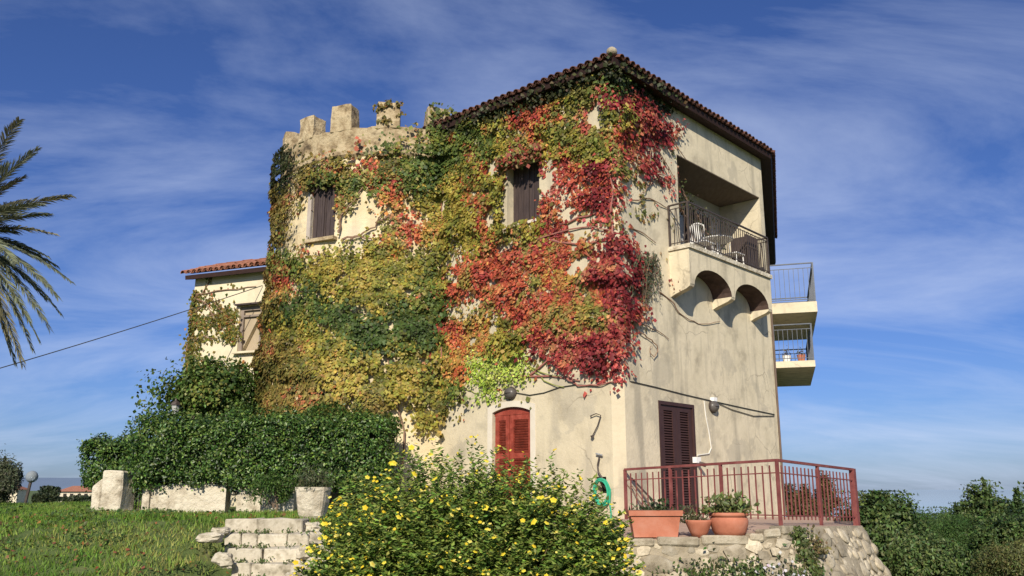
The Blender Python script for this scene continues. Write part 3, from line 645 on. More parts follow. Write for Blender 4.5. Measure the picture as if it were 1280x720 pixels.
MB().box(FW.p((wu0 + wu1) / 2, wz1 + .03, .06), (wu1 - wu0 + .2, .16, .05), MFW).build('lintel', shut_dark, wn_o)
MB().box(FW.p((wu0 + wu1) / 2, wz0 - .04, .06), (wu1 - wu0 + .14, .2, .06), MFW).build('sill', plaster_w, wn_o)
WSL = R(20.5); wo_ = .34
mb = MB(); e0, e1 = FW.p(-.14, wz + .06, wo_), FW.p(WLn, wz + .06, wo_); rr_ = 3.4
mb.add([e0, e1, FW.p(WLn, wz + .06 + (rr_ + wo_) * math.tan(WSL), -rr_), FW.p(-.14, wz + .06 + (rr_ + wo_) * math.tan(WSL), -rr_), FW.p(-.14, wz + .06, -2 * rr_ - wo_), FW.p(WLn, wz + .06, -2 * rr_ - wo_)], [(0, 1, 2, 3), (3, 2, 5, 4)])
wroof = mb.build('roof', tile_w, wing)
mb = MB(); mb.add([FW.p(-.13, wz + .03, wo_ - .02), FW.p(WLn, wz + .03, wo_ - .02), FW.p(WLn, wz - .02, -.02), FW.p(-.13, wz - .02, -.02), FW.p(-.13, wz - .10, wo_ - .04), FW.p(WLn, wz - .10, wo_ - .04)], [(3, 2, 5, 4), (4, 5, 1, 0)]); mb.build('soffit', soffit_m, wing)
twm = tile_mesh('roof_tile', tile_w, .105, .085, .46); eave_tiles(e0 + Vector((0, 0, .03)), e1 + Vector((0, 0, .03)), FW.n, 5, twm, wroof, WSL, .215)
# overhead wire to the wing
wp = FW.p(*FW.px(328, 357, .03), .03); wstart = at_y(-40, 472, 20); mid_ = (wstart + wp) / 2 + Vector((0, 0, -.10))
pts = [wstart * (1 - f) ** 2 + mid_ * 2 * f * (1 - f) + wp * f * f for f in np.linspace(0, 1, 14)]
pts = [wstart + (wstart - pts[1]) * k for k in (9, 6, 3)] + pts
tag(MB().tube(pts, .013, 5).build('overhead_cable', wire_m), 'black overhead cable strung through the sky to the side wing', 'cable')

# ------------------------------------------------------------------ creepers
GX0, GY0, GS = 320, 80, 20
GRID = """
.....................kkk...
..................kkbmgkkk.
...............kmrrymmcckk.
..........wggyymrrrmmmycc..
.........wwggggymoyymmrrccw
.k....wwgwgggmgymryryymc.w.
wk.bmbmrbggdgyrrpwprrcmwc..
.kwbggggrddgyryymwppprwwwp.
wbw.rbwwowyyyrrymwpprcp.wp.
bbw.w...wwwyyyrymwrwwpw.ww.
bb......mrooyyrymycppww....
kwwwww.yo..ywyrrmmrrrpcpw..
bggwyyyyyyywwrrrmrrmrccc...
brwyyyyyyygyrrmrrmoomccc...
bowdyyyyygdgrwrrpmrrmrcw...
bbddddwyydddwwmprrrrommc...
byyywddddddrrooyrrmrrmcw...
rbbyyydddddgoooyycccccc....
bbbyyyyyyymyollllwwcccp....
bbbbyyyyyygwollll....pp....
bbkbkyybyyyygwlww..........
bbbbbbyb.wybw..............
bbbbbb.w..y................
bbbbb......................
""".strip('\n').split('\n')
GRID = [(r.replace('x', 'o').replace('s', 'g') + '.' * 30)[:27] for r in GRID]
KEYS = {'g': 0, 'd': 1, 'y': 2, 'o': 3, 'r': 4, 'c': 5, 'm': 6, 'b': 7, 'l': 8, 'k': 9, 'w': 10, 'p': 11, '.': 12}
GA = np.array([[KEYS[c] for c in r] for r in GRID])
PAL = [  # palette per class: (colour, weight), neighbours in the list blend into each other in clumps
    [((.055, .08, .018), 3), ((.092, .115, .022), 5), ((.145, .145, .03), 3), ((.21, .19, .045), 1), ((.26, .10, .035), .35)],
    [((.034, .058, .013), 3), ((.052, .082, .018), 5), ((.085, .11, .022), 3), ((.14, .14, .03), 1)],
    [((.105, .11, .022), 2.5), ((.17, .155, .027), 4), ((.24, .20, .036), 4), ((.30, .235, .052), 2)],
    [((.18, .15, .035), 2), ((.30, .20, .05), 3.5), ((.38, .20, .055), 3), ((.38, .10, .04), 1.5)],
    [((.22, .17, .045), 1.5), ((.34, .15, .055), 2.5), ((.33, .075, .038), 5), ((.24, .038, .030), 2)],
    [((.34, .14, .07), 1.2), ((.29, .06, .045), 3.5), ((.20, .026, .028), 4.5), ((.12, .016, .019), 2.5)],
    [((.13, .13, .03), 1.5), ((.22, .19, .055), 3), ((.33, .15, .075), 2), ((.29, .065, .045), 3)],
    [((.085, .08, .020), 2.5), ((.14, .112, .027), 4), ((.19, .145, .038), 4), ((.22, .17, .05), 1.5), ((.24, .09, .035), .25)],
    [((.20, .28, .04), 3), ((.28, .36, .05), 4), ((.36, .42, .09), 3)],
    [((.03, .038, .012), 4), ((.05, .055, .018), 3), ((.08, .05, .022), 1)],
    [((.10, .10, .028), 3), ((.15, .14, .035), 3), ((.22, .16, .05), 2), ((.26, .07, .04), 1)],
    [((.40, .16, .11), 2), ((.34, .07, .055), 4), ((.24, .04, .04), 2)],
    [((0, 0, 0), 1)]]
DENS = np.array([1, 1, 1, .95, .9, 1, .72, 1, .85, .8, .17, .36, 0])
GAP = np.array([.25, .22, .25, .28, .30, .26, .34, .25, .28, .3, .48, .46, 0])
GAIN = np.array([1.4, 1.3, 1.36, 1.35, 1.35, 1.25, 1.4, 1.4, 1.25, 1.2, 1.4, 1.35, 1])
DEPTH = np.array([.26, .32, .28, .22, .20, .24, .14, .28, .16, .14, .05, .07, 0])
PLANT = [0, 0, 0, 1, 1, 1, 1, 0, 2, 1, 0, 1, -1]     # which creeper: 0 green, 1 red, 2 lime
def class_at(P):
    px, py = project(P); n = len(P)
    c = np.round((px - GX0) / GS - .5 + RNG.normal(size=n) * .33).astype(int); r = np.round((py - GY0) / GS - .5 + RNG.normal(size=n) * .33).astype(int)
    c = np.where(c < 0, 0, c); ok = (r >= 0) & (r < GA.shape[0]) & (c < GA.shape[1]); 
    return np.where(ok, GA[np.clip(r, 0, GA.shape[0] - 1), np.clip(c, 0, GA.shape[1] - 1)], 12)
ACC = {0: [], 1: [], 2: []}
def pick(cls, P=None):
    n = len(cls); out = np.zeros((n, 3))
    r = RNG.random(n) if P is None else np.clip(.5 + (vnoise(P + 21, 2.6) - .5) * 1.25 + (vnoise(P + 63, 7.0) - .5) * .6 + RNG.normal(size=n) * .17, 0, .9999)
    for k in range(12):
        i = np.where(cls == k)[0]
        if len(i):
            ws = np.array([w_ for _, w_ in PAL[k]]); cs_ = np.cumsum(ws / ws.sum()); out[i] = np.array([c for c, _ in PAL[k]])[np.clip(np.searchsorted(cs_, r[i]), 0, len(ws) - 1)]
    return out
def ivy(pfun, nfun, u0, u1, z0, z1, scale_u, openings, dens, owner=None, size=.090):
    area = (u1 - u0) * scale_u * (z1 - z0); n = int(area * dens)
    u = RNG.uniform(u0, u1, n); z = RNG.uniform(z0, z1, n)
    base = pfun(u, z, np.zeros(n)); cl = class_at(base)
    gap = vnoise(base, 2.3) * .6 + vnoise(base + 40, 5.0) * .4
    keep = (RNG.random(n) < DENS[cl]) & (gap > GAP[cl]) & (cl < 12)
    for (a, b, c, d) in openings: keep &= ~((u > a) & (u < b) & (z > c) & (z < d - .12 * RNG.random(n)))
    u, z, cl, base = u[keep], z[keep], cl[keep], base[keep]; n = len(u); N = nfun(u)
    def bulge(uu, zz_):
        q = pfun(uu, zz_, np.zeros(n)); return vnoise(q, (1.1, 1.1, 2.6)) * .65 + vnoise(q + 9, (3.0, 3.0, 5.5)) * .35
    b0 = bulge(u, z); bz_ = bulge(u, z + .08)
    dep = DEPTH[cl] * 1.15 * np.clip((b0 - .25) * 1.9, .06, 1.2)
    off = .02 + dep * RNG.random(n) ** .35
    P = pfun(u, z, off)
    slope = (bz_ - b0) / .08 * DEPTH[cl]
    NN = N + np.array([0, 0, 1.0]) * (.25 - 1.2 * slope)[:, None] + RNG.normal(size=(n, 3)) * .34
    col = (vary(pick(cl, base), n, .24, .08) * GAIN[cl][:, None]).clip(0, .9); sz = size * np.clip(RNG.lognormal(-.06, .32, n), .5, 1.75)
    sz = np.where(cl == 8, sz * .7, sz)
    pl = np.array(PLANT)[cl]
    if owner is not None: pl = np.where(pl == 2, 2, owner(u, z, pl))
    for k in (0, 1, 2):
        i = pl == k
        if i.any(): ACC[k].append((P[i], NN[i], sz[i], col[i]))
tn = lambda v: np.array(v[:])
def pf(fr): return lambda u, z, o: np.array(fr.o)[None] + u[:, None] * tn(fr.t) + o[:, None] * tn(fr.n) + z[:, None] * np.array([0, 0, 1.0])
def nf(fr): return lambda u: np.tile(tn(fr.n), (len(u), 1))
def ptow(u, z, o):
    r = np.array([trad(v) for v in z]) + o + .03 + (z > PAR - .1) * .17
    return np.stack([TC.x + np.sin(u) * r, TC.y - np.cos(u) * r, z], -1)
def ntow(u): return np.stack([np.sin(u), -np.cos(u), u * 0], -1)
JUN = math.asin(min(1, .86)); 
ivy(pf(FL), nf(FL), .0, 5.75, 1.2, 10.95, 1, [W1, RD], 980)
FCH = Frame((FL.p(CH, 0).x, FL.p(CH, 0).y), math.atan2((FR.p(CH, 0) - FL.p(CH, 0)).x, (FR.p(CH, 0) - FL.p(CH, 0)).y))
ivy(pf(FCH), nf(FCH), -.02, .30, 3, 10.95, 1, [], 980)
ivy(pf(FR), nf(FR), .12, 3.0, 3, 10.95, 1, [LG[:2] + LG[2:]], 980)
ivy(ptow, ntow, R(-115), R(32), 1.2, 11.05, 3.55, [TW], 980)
# leaves over the right-hand merlons and along the eave
def extra(pts, N, cls, spread, n, plant, size=.11):
    pts = np.asarray(pts); i = RNG.integers(0, len(pts), n); P = pts[i] + RNG.normal(size=(n, 3)) * spread; c = np.full(n, cls)
    ACC[plant].append((P, np.tile(np.array(N), (n, 1)) + RNG.normal(size=(n, 3)) * .5, size * RNG.uniform(.6, 1.2, n), vary(pick(c), n, .2, .1)))
a = mer_ang[-1]; extra([TC + Vector((math.sin(a + q) * 3.62, -math.cos(a + q) * 3.62, z)) for q in (-.05, 0, .06, .1) for z in (10.9, 11.1, 11.3, 11.5)], (0, -1, .2), 0, (.07, .04, .12), 330, 0)
a = mer_ang[-2]; extra([TC + Vector((math.sin(a + q) * 3.63, -math.cos(a + q) * 3.63, z)) for q, z in ((-.08, 11.5), (0, 11.62), (.07, 11.6), (.09, 11.3), (-.02, 11.15))], (0, -1, .2), 7, (.07, .02, .05), 90, 0)
ev = [outer_p[1] + (FL.t * f) + Vector((0, 0, -.08)) for f in np.linspace(.1, 5.6, 40)] + [outer_p[1] + (FR.t * f) + Vector((0, 0, -.08)) for f in np.linspace(.1, 3.0, 24)]
extra(ev, (-.1, -1, .1), 9, (.08, .08, .05), 240, 1)
extra([outer_p[1] + FL.t * f - FL.n * d + Vector((0, 0, -.22)) for f in np.linspace(.1, 5.3, 40) for d in (.15, .3)], (-.2, -1, 0), 9, (.08, .08, .09), 1100, 1)
extra([FL.p(u, z, .20) for u in np.linspace(W1[0] - .1, W1[1] + .1, 12) for z in (9.34, 9.45, 9.52)], (-.4, -.8, .3), 6, (.06, .09, .07), 420, 1)
extra([tp(ua + (ub - ua) * f, z, .20) for f in (.2, .5, .8, 1.1) for z in (zt - .12, zt)], (-.2, -1, .3), 0, (.08, .08, .08), 200, 0)
extra([FR.p(u, z, .05) for u in (2.2, 2.35, 2.5) for z in (6.2, 6.3, 6.4)], (.5, -.7, .2), 5, (.10, .10, .06), 60, 1, .08)
# creeper roots and stems: photo polylines on the walls
def tower_pts(pts, n=.05):
    o = []
    for x, y in pts:
        a, z = tower_px(x, y); o.append(tp(a, z, n + .03))
    return o
creepers = [
 ('green_creeper', 'green and olive creeper covering the round tower', tp(R(-8), 1.2, .1)),
 ('red_creeper', 'red and crimson creeper covering the front wall beside the tower', FL.p(4.9, 1.15, .1)),
 ('lime_creeper', 'young lime green creeper hanging over the arched red door', FL.p(4.2, 3.3, .05))]
CRE = []
for k, (nm, lb, loc) in enumerate(creepers):
    e = empty(nm, loc); tag(e, lb, 'creeper'); CRE.append(e)
    if ACC[k]:
        P, N, S, COL = [np.concatenate([a[i] for a in ACC[k]]) for i in range(4)]
        leaf_obj('foliage', P, N, S, COL, LEAF, e, spread=.36, wid=.46)
def stem(parts, parent, mat, r=.022):
    for p in parts:
        q = []
        for a, b in zip(p[:-1], p[1:]):
            for f in (0, .34, .67): q.append(a.lerp(b, f) + Vector((random.uniform(-.03, .03), 0, random.uniform(-.03, .03))) * (f > 0))
        q.append(p[-1]); m = len(q); MB().tube(q, [r * (1 - .6 * i / m) for i in range(m)], 5).build('stem', mat, parent)
stem([tower_pts([(500, 600), (505, 540), (490, 470), (470, 400)]), tower_pts([(425, 292), (428, 270), (445, 252), (455, 235)]), tower_pts([(345, 330), (360, 340), (380, 345)]), tower_pts([(440, 300), (455, 292), (470, 285), (478, 268)]), tower_pts([(470, 280), (490, 268), (500, 262)]), tower_pts([(352, 215), (365, 232), (362, 250)]), tower_pts([(362, 222), (378, 236), (392, 240)]), tower_pts([(430, 300), (450, 296), (470, 300), (490, 292)])], CRE[0], stem_m, .030)
stem([on_px(FL, [(553, 470), (553, 380), (552, 300), (551, 205)], .05)], CRE[1], stem_p, .016)
stem([on_px(FL, [(600, 330), (650, 305), (700, 290), (740, 283), (768, 290)], .04), on_px(FL, [(660, 470), (685, 450), (705, 462), (718, 480)], .04), on_px(FL, [(672, 442), (690, 452), (706, 470), (722, 482), (748, 482), (768, 477)], .045), on_px(FL, [(700, 280), (735, 270), (766, 262)], .03), on_px(FL, [(768, 300), (764, 270), (766, 235), (760, 205)], .03), on_px(FL, [(690, 300), (720, 305), (760, 300)], .03), on_px(FL, [(640, 470), (690, 470), (725, 476)], .03)], CRE[1], stem_p, .026)
stem([on_px(FR, [(786, 160), (815, 175), (830, 200), (845, 225)], .04), on_px(FR, [(788, 250), (812, 248), (830, 258), (840, 266)], .03), on_px(FR, [(815, 185), (810, 210), (808, 235), (800, 245)], .04), on_px(FR, [(790, 285), (805, 292), (820, 304)], .03), on_px(FR, [(808, 235), (822, 222), (828, 232)], .04), on_px(FR, [(788, 402), (800, 415), (815, 425), (822, 436), (818, 446), (813, 442), (814, 432)], .05), on_px(FR, [(785, 390), (800, 405), (820, 412), (836, 424)], .03), on_px(FR, [(828, 160), (842, 178), (858, 200)], .05), on_px(FR, [(825, 365), (838, 375), (848, 390), (862, 400), (880, 405), (900, 402)], .03)], CRE[1], stem_m, .017)
stem([on_px(FL, [(598, 430), (610, 460), (622, 470), (626, 480)], .03), on_px(FL, [(600, 455), (615, 472), (620, 482)], .03), on_px(FL, [(660, 455), (675, 465), (700, 470)], .03), on_px(FL, [(662, 458), (680, 476), (705, 484)], .03), on_px(FL, [(575, 482), (585, 488), (597, 492)], .02), on_px(FL, [(650, 440), (654, 462), (652, 482)], .03), on_px(FL, [(630, 440), (635, 465), (637, 480)], .03)], CRE[2], mk('green_stem', [(.20, .24, .05), (.28, .30, .08)], 6, .8, 0), .018)
# pale dead aerial roots in the green creeper's bare spots are stems too; the vine inside the loggia
lv = empty('loggia_vine', FR.p(3.0, 9.5, -.4)); tag(lv, 'dark hanging vine stems inside the loggia behind the railing', 'vine')
stem([[FR.p(2.9, 9.45, -.1), FR.p(3.5, 9.0, -.5), FR.p(4.3, 8.3, -.7), FR.p(5.0, 7.6, -.6)], [FR.p(3.2, 9.5, -.5), FR.p(4.0, 9.0, -.55), FR.p(4.9, 8.5, -.6), FR.p(5.4, 8.0, -.5)]], lv, stem_m, .05)
n = 420; f = RNG.random(n); P = np.stack([2.8 + 2.6 * f, 9.4 - 1.5 * f], -1); Q = np.array([FR.p(a, b, -.5)[:] for a, b in P]) + RNG.normal(size=(n, 3)) * .16
leaf_obj('foliage', Q, RNG.normal(size=(n, 3)) + np.array([0, -1, 0]), .10 * RNG.uniform(.6, 1.2, n), vary(pick(np.full(n, 9)), n), LEAF, lv)
# grey-green drooping plant at the corner by the balcony
gp = empty('drooping_plant', FR.p(.9, 6.9, .05)); tag(gp, 'grey green feathery plant drooping on the side wall left of the balcony', 'plant')
P = []; st = MB()
for k in range(46):
    x0 = random.uniform(795, 822); y0 = random.uniform(312, 328); x1 = x0 + random.uniform(-14, 12); y1 = y0 + random.uniform(28, 66); o = random.uniform(.04, .22)
    if x1 > 829: x1 = 829
    q = on_px(FR, [(x0, y0), ((x0 + x1) / 2 + random.uniform(-3, 3), (y0 + y1) / 2 - 6), (x1, y1)], o); st.tube(q, .003, 4)
    for f in np.linspace(.1, 1, 22): P.append(tuple((q[0].lerp(q[1], f * 2) if f < .5 else q[1].lerp(q[2], f * 2 - 1))))
st.build('stem', stem_m, gp); P = np.array(P) + RNG.normal(size=(len(P), 3)) * .02
leaf_obj('foliage', P, RNG.normal(size=P.shape) + np.array([.5, -.8, .3]), .095 * RNG.uniform(.6, 1.2, len(P)), vary((.085, .105, .06), len(P)), LEAF, gp, wid=.16)
# creeper on the wing
wc = empty('wing_creeper', FW.p(.3, 4, .05)); tag(wc, 'sparse yellow and green creeper climbing the cream side wing', 'creeper')
sp_ = [[(232, 450), (236, 420), (240, 390), (243, 370)], [(240, 395), (262, 372), (280, 392), (296, 410)], [(243, 372), (258, 380), (270, 400), (290, 402), (297, 425)], [(243, 370), (252, 368), (262, 350), (263, 345)], [(238, 410), (255, 400), (275, 408), (288, 420)], [(235, 430), (255, 420), (270, 424)], [(262, 395), (285, 388), (294, 396)], [(244, 368), (285, 362), (320, 358)]]
sw_ = [on_px(FW, q, .03) for q in sp_]; stem(sw_, wc, stem_m, .022)
P = []; 
for i, q in enumerate(sw_):
    for a, b in zip(q[:-1], q[1:]):
        for _ in range(10 if i in (3, 7) else 46): P.append(tuple(a.lerp(b, random.random()) + FW.t * random.gauss(0, .09) + Vector((0, 0, random.gauss(0, .10)))))
for _ in range(420): P.append(tuple(FW.p(random.uniform(-.05, .14), random.uniform(4.5, 7.8), random.uniform(0, .1))))
for _ in range(700):
    u = random.uniform(0, 2.4); P.append(tuple(FW.p(u, 5.15 + random.gauss(0, .22) - .1 * u, random.uniform(.02, .2))))
for x, y, s_ in ((282, 400, .22), (255, 405, .16), (288, 420, .15), (242, 440, .2)):
    c = FW.p(*FW.px(x, y), .06)
    for _ in range(150): P.append(tuple(c + FW.t * random.gauss(0, s_) + Vector((0, 0, random.gauss(0, s_)))))
P = np.array(P); cl = RNG.choice([0, 2, 7, 3], len(P), p=[.35, .35, .2, .1])
leaf_obj('foliage', P, np.tile(tn(FW.n), (len(P), 1)) + RNG.normal(size=P.shape) * .45, .115 * RNG.uniform(.6, 1.2, len(P)), vary(pick(cl), len(P), .2, .1), LEAF, wc)

# ------------------------------------------------------------------ terrace, retaining wall, railing
TZ = 1.12
K = Vector((4.55, 15.2, 0)); RT = Vector((6.72, 17.5, 0)); LC = FR.p(.06, 0, .05)
RET = RT + Vector((math.sin(R(20.2)), math.cos(R(20.2)), 0)) * 3.2
edge = [(.55, 14.55, .20, .88), (2.2, 14.38, .20, .90), (3.7, 14.42, .28, .93), (4.35, 14.60, .42, 1.06), (4.80, 14.95, .5, 1.07), (5.55, 15.75, .46, 1.05), (6.30, 16.70, .42, 1.02), (6.80, 17.45, .40, .99), (7.15, 18.6, .40, .97), (8.1, 21.2, .4, .97), (9.0, 23.6, .45, .97)]
mb = MB(); mb.add([Vector((x, y, z)) for x, y, _, z in edge] + [FR.p(LEN_R, .97, 0), FR.p(CH, TZ - .02, 0), FL.p(CH, TZ - .02, 0), FL.p(3.4, TZ - .04, .0), Vector((-.6, 16.6, 1.0))], [tuple(range(len(edge) + 5))])
me = mb.mesh('terrace', floor_m); bm = bmesh.new(); bm.from_mesh(me); bmesh.ops.triangulate(bm, faces=bm.faces[:]); bm.to_mesh(me); bm.free()
ter = bpy.data.objects.new('terrace', me); C.objects.link(ter); ter['kind'] = 'structure'
rw = empty('retaining_wall', (4.5, 14.5, -.3)); tag(rw, 'sloping rubble stone retaining wall below the red railing', 'wall')
ZB = -.9
def wall_at(s):                                      # s along edge (index float)
    i = min(int(s), len(edge) - 2); f = s - i; a, b = edge[i], edge[i + 1]
    return [a[k] * (1 - f) + b[k] * f for k in range(4)]
def edge_n(s):
    i = min(int(s), len(edge) - 2); a, b = edge[max(i - 1, 0)], edge[min(i + 2, len(edge) - 1)]; a2, b2 = edge[i], edge[i + 1]
    d1 = Vector((b2[0] - a2[0], b2[1] - a2[1], 0)).normalized(); return Vector((d1.y, -d1.x, 0))
def smooth_n(s): return sum((edge_n(min(max(s + q, 0), len(edge) - 1.001)) for q in (-.6, -.3, 0, .3, .6)), Vector()).normalized()
def wpt(s, z, o=0):
    x, y, bat, zt_ = wall_at(s); n = smooth_n(s); return Vector((x, y, z)) + n * ((zt_ - z) * bat + o)
S_ = list(np.arange(0, len(edge) - 1 + .001, .125)); mb = MB(); rows = 14
for s in S_:
    s = min(s, len(edge) - 1.0001); zt_ = wall_at(s)[3]
    for j in range(rows + 1):
        z = ZB + (zt_ - ZB) * j / rows; q = wpt(s, z); k = vnoise(np.array([q[:]]), 3.1)[0] - .5
        mb.v.append(tuple(wpt(s, z, k * .07 * (j < rows))))
for i in range(len(S_) - 1):
    for j in range(rows): mb.f.append((i * (rows + 1) + j, (i + 1) * (rows + 1) + j, (i + 1) * (rows + 1) + j + 1, i * (rows + 1) + j + 1))
mb.build('mortar', mortar, rw)
def stone_mesh(seed, ang=False):
    bm = bmesh.new(); bmesh.ops.create_icosphere(bm, subdivisions=2 if not ang else 1, radius=1.0); rr = random.Random(seed)
    co = np.array([v.co[:] for v in bm.verts]); p = 5 if ang else 3.2
    co = co / (np.sum(np.abs(co) ** p, axis=1, keepdims=True) ** (1 / p)); co *= (1 + (vnoise(co + seed * 3.7, 1.2) - .5) * .7)[:, None]
    mb = MB(); bm.verts.index_update(); mb.v = [tuple(c) for c in co]; mb.f = [tuple(v.index for v in f.verts) for f in bm.faces]; bm.free(); return mb.mesh('stone', stone_l, smooth=not ang)
SM = [stone_mesh(i) for i in range(6)] + [stone_mesh(20 + i, True) for i in range(4)]
placed = []
def arclen(s): 
    i = min(int(s), len(edge) - 2); return sum(math.dist(edge[k][:2], edge[k + 1][:2]) for k in range(i)) + (s - i) * math.dist(edge[i][:2], edge[i + 1][:2])
cnt = 0
for tr in range(9000):
    s = random.uniform(0.0, 8.2); zt_ = wall_at(s)[3]; z = random.uniform(-.15, zt_ - (.02 if s < 3.3 else .12))
    flat = s < 3.3
    r = random.choice([.07, .10, .13, .16, .19] if tr < 2200 else [.045, .055, .065])
    rx = r * random.uniform(1.0, 1.7 if flat else 1.35); rz = r * random.uniform(.7, 1.0)
    A_ = arclen(s); sc = math.sqrt(1 + wall_at(s)[2] ** 2)
    if any(((A_ - a) / (rx + b)) ** 2 + (((z - c) * sc) / (rz + d)) ** 2 < .86 for a, c, b, d in placed): continue
    if z + rz > zt_ - .01: continue
    placed.append((A_, z, rx, rz)); n = smooth_n(s); bat = wall_at(s)[2]
    nn = (n + Vector((0, 0, bat))).normalized(); t_ = Vector((0, 0, 1)).cross(nn).normalized(); up = nn.cross(t_); tw = random.uniform(-.35, .35)
    t2 = t_ * math.cos(tw) + up * math.sin(tw); u2 = nn.cross(t2)
    inst('stone', random.choice(SM[6:] + SM[:2]) if flat else random.choice(SM[:6] + SM[6:8]), rw, mtx(t2, u2, nn, wpt(s, z, -.012), rx * .98, rz * .98, min(rx, rz) * random.uniform(.38, .62))); cnt += 1
    if cnt >= 292: break
# coping slabs under the pots
for i, (a, b) in enumerate(((.5, 1.05), (1.08, 1.52), (1.55, 2.12), (2.15, 2.5), (2.53, 2.95), (2.98, 3.5))):
    za_ = wall_at((a + b) / 2)[3]
    bt = [wpt(a, za_ - .12, -.30), wpt(b, za_ - .12, -.30), wpt(b, za_ - .11, .03 + .02 * (i % 2)), wpt(a, za_ - .11, .04)]
    rough_block(bt, [v + Vector((0, 0, .13 + .012 * (i % 3))) for v in bt], 1, .018, i * 5.3).build('coping_stone', stone_l, rw)
# the red railing (thing with its own parts)
rl = empty('terrace_railing', (K.x, K.y, TZ)); tag(rl, 'red painted iron railing round the terrace above the rubble wall', 'railing')
zl, zk, zr = 1.10, 1.12, 1.02
p_ = [(Vector((LC.x, LC.y, 0)), zl), (K, zk), (RT, zr), (RET, zr - .0)]
TOPS = [.97, 1.05, 1.04, 1.04]
mb = MB()
for i in range(3): mb.bar(p_[i][0] + Vector((0, 0, p_[i][1] + TOPS[i])), p_[i + 1][0] + Vector((0, 0, p_[i + 1][1] + TOPS[i + 1])), .06, .045)
mb.build('top_rail', red_iron, rl)
for off_, nm in ((-.21, 'middle_rail'), (None, 'lower_rail')):
    mb = MB()
    for i in range(3):
        h0, h1 = (TOPS[i] + off_, TOPS[i + 1] + off_) if off_ else (.13, .13)
        mb.bar(p_[i][0] + Vector((0, 0, p_[i][1] + h0)), p_[i + 1][0] + Vector((0, 0, p_[i + 1][1] + h1)), .02, .02)
    mb.build(nm, red_iron, rl)
bme = MB().box((0, 0, .44), (.020, .020, .88)).mesh('baluster', red_iron); pme = MB().box((0, 0, .5), (.05, .05, 1.0)).mesh('rail_post', red_iron); pbig = MB().box((0, 0, .5), (.10, .10, 1.03)).mesh('rail_post', red_iron)
for i in range(3):
    a, b = p_[i], p_[i + 1]; L_ = (b[0] - a[0]).length; n = int(L_ / .148); d = (b[0] - a[0]) / L_; nn = Vector((d.y, -d.x, 0))
    for k in range(1, n):
        f = k / n; h = a[1] + (b[1] - a[1]) * f; tp_ = TOPS[i] * (1 - f) + TOPS[i + 1] * f
        inst('baluster', bme, rl, mtx(d, nn, Vector((0, 0, 1)) + d * random.uniform(-.012, .012), a[0] + (b[0] - a[0]) * f + Vector((0, 0, h + .06)), 1, 1, (tp_ - .14) / .88))
    m = [3, 2, 1][i]
    for k in range(0 if i == 0 else 1, m + 1):
        f = k / m; h = a[1] + (b[1] - a[1]) * f; tp_ = TOPS[i] * (1 - f) + TOPS[i + 1] * f; big = (i == 1 and k == m)
        inst('rail_post', pbig if big else pme, rl, mtx(d, nn, (0, 0, 1), a[0] + (b[0] - a[0]) * f + Vector((0, 0, h - .06)), 1, 1, tp_ + .06))
mb = MB(); mb.bar(p_[0][0] + FR.n * .15 + Vector((0, 0, 1.9)), p_[0][0] + FR.n * 1.0 + Vector((0, 0, 1.15)), .03); mb.build('brace', iron, rl)

# ------------------------------------------------------------------ pots on the ledge
def frustum(mb, c, w0, d0, w1, d1, z0, z1):
    c = Vector(c); return mb.hexa([c + Vector((a * w0, b * d0, z0)) for a, b in ((-.5, -.5), (.5, -.5), (.5, .5), (-.5, .5))], [c + Vector((a * w1, b * d1, z1)) for a, b in ((-.5, -.5), (.5, -.5), (.5, .5), (-.5, .5))])
def tuft(P0, n, h, spread, col, parent, name='foliage', size=.09, wid=.25, mat=TLEAF, up=1.0):
    P0 = np.asarray(P0); P = P0 + np.stack([RNG.normal(size=n) * spread[0], RNG.normal(size=n) * spread[1], np.abs(RNG.normal(size=n)) * h], -1)
    return leaf_obj(name, P, RNG.normal(size=(n, 3)) + np.array([0, -.5, .6]), size * RNG.uniform(.6, 1.3, n), vary(col, n), mat, parent, tip=np.tile([0, 0, up], (n, 1)), spread=.7, wid=wid)
PY = 14.62; base_z = .93
x0, x1 = at_y(790, 672, PY).x, at_y(847, 672, PY).x; xc = (x0 + x1) / 2
e = empty('window_box_planter', (xc, PY, base_z)); tag(e, 'long rectangular terracotta trough on the ledge in front of the brown door', 'planter')
mb = MB(); frustum(mb, (xc, PY, base_z), .70, .26, .80, .32, 0, .34); mb.build('trough', terra, e); mb = MB(); frustum(mb, (xc, PY, base_z), .86, .38, .88, .40, .335, .42); mb.build('rim', terra, e)
MB().box((xc, PY, base_z + .415), (.80, .33, .02)).build('soil', soil, e)
tuft((xc + .02, PY, base_z + .42), 130, .07, (.20, .08), (.05, .075, .03), e); 
mb = MB()
for q in (.02, .10, .16): mb.tube([(xc - q, PY, base_z + .42), (xc - q - .10, PY - .02, base_z + .60), (xc - q - .26, PY - .02, base_z + .82)], .008, 4)
mb.build('stalk', stem_m, e)
xb = at_y(873, 668, PY).x; e = empty('terracotta_bowl', (xb, PY - .05, base_z)); tag(e, 'small round terracotta bowl between the trough and the bulging pot', 'pot')
MB().lathe((xb, PY - .05, base_z), [(.10, 0), (.15, .08), (.20, .20), (.215, .24), (.215, .27), (.185, .27), (.17, .2)], 22).build('bowl', terra, e, True); MB().lathe((xb, PY - .05, base_z + .2), [(.17, 0), (.17, .03), (.0, .035)], 16).build('soil', soil, e)
tuft((xb - .10, PY - .05, base_z + .22), 240, .11, (.11, .06), (.10, .10, .045), e, size=.10, wid=.12)
xd = at_y(912, 666, PY).x; e = empty('terracotta_pot', (xd, PY, base_z + .01)); tag(e, 'wide bulging terracotta pot holding a pale spiky plant', 'pot')
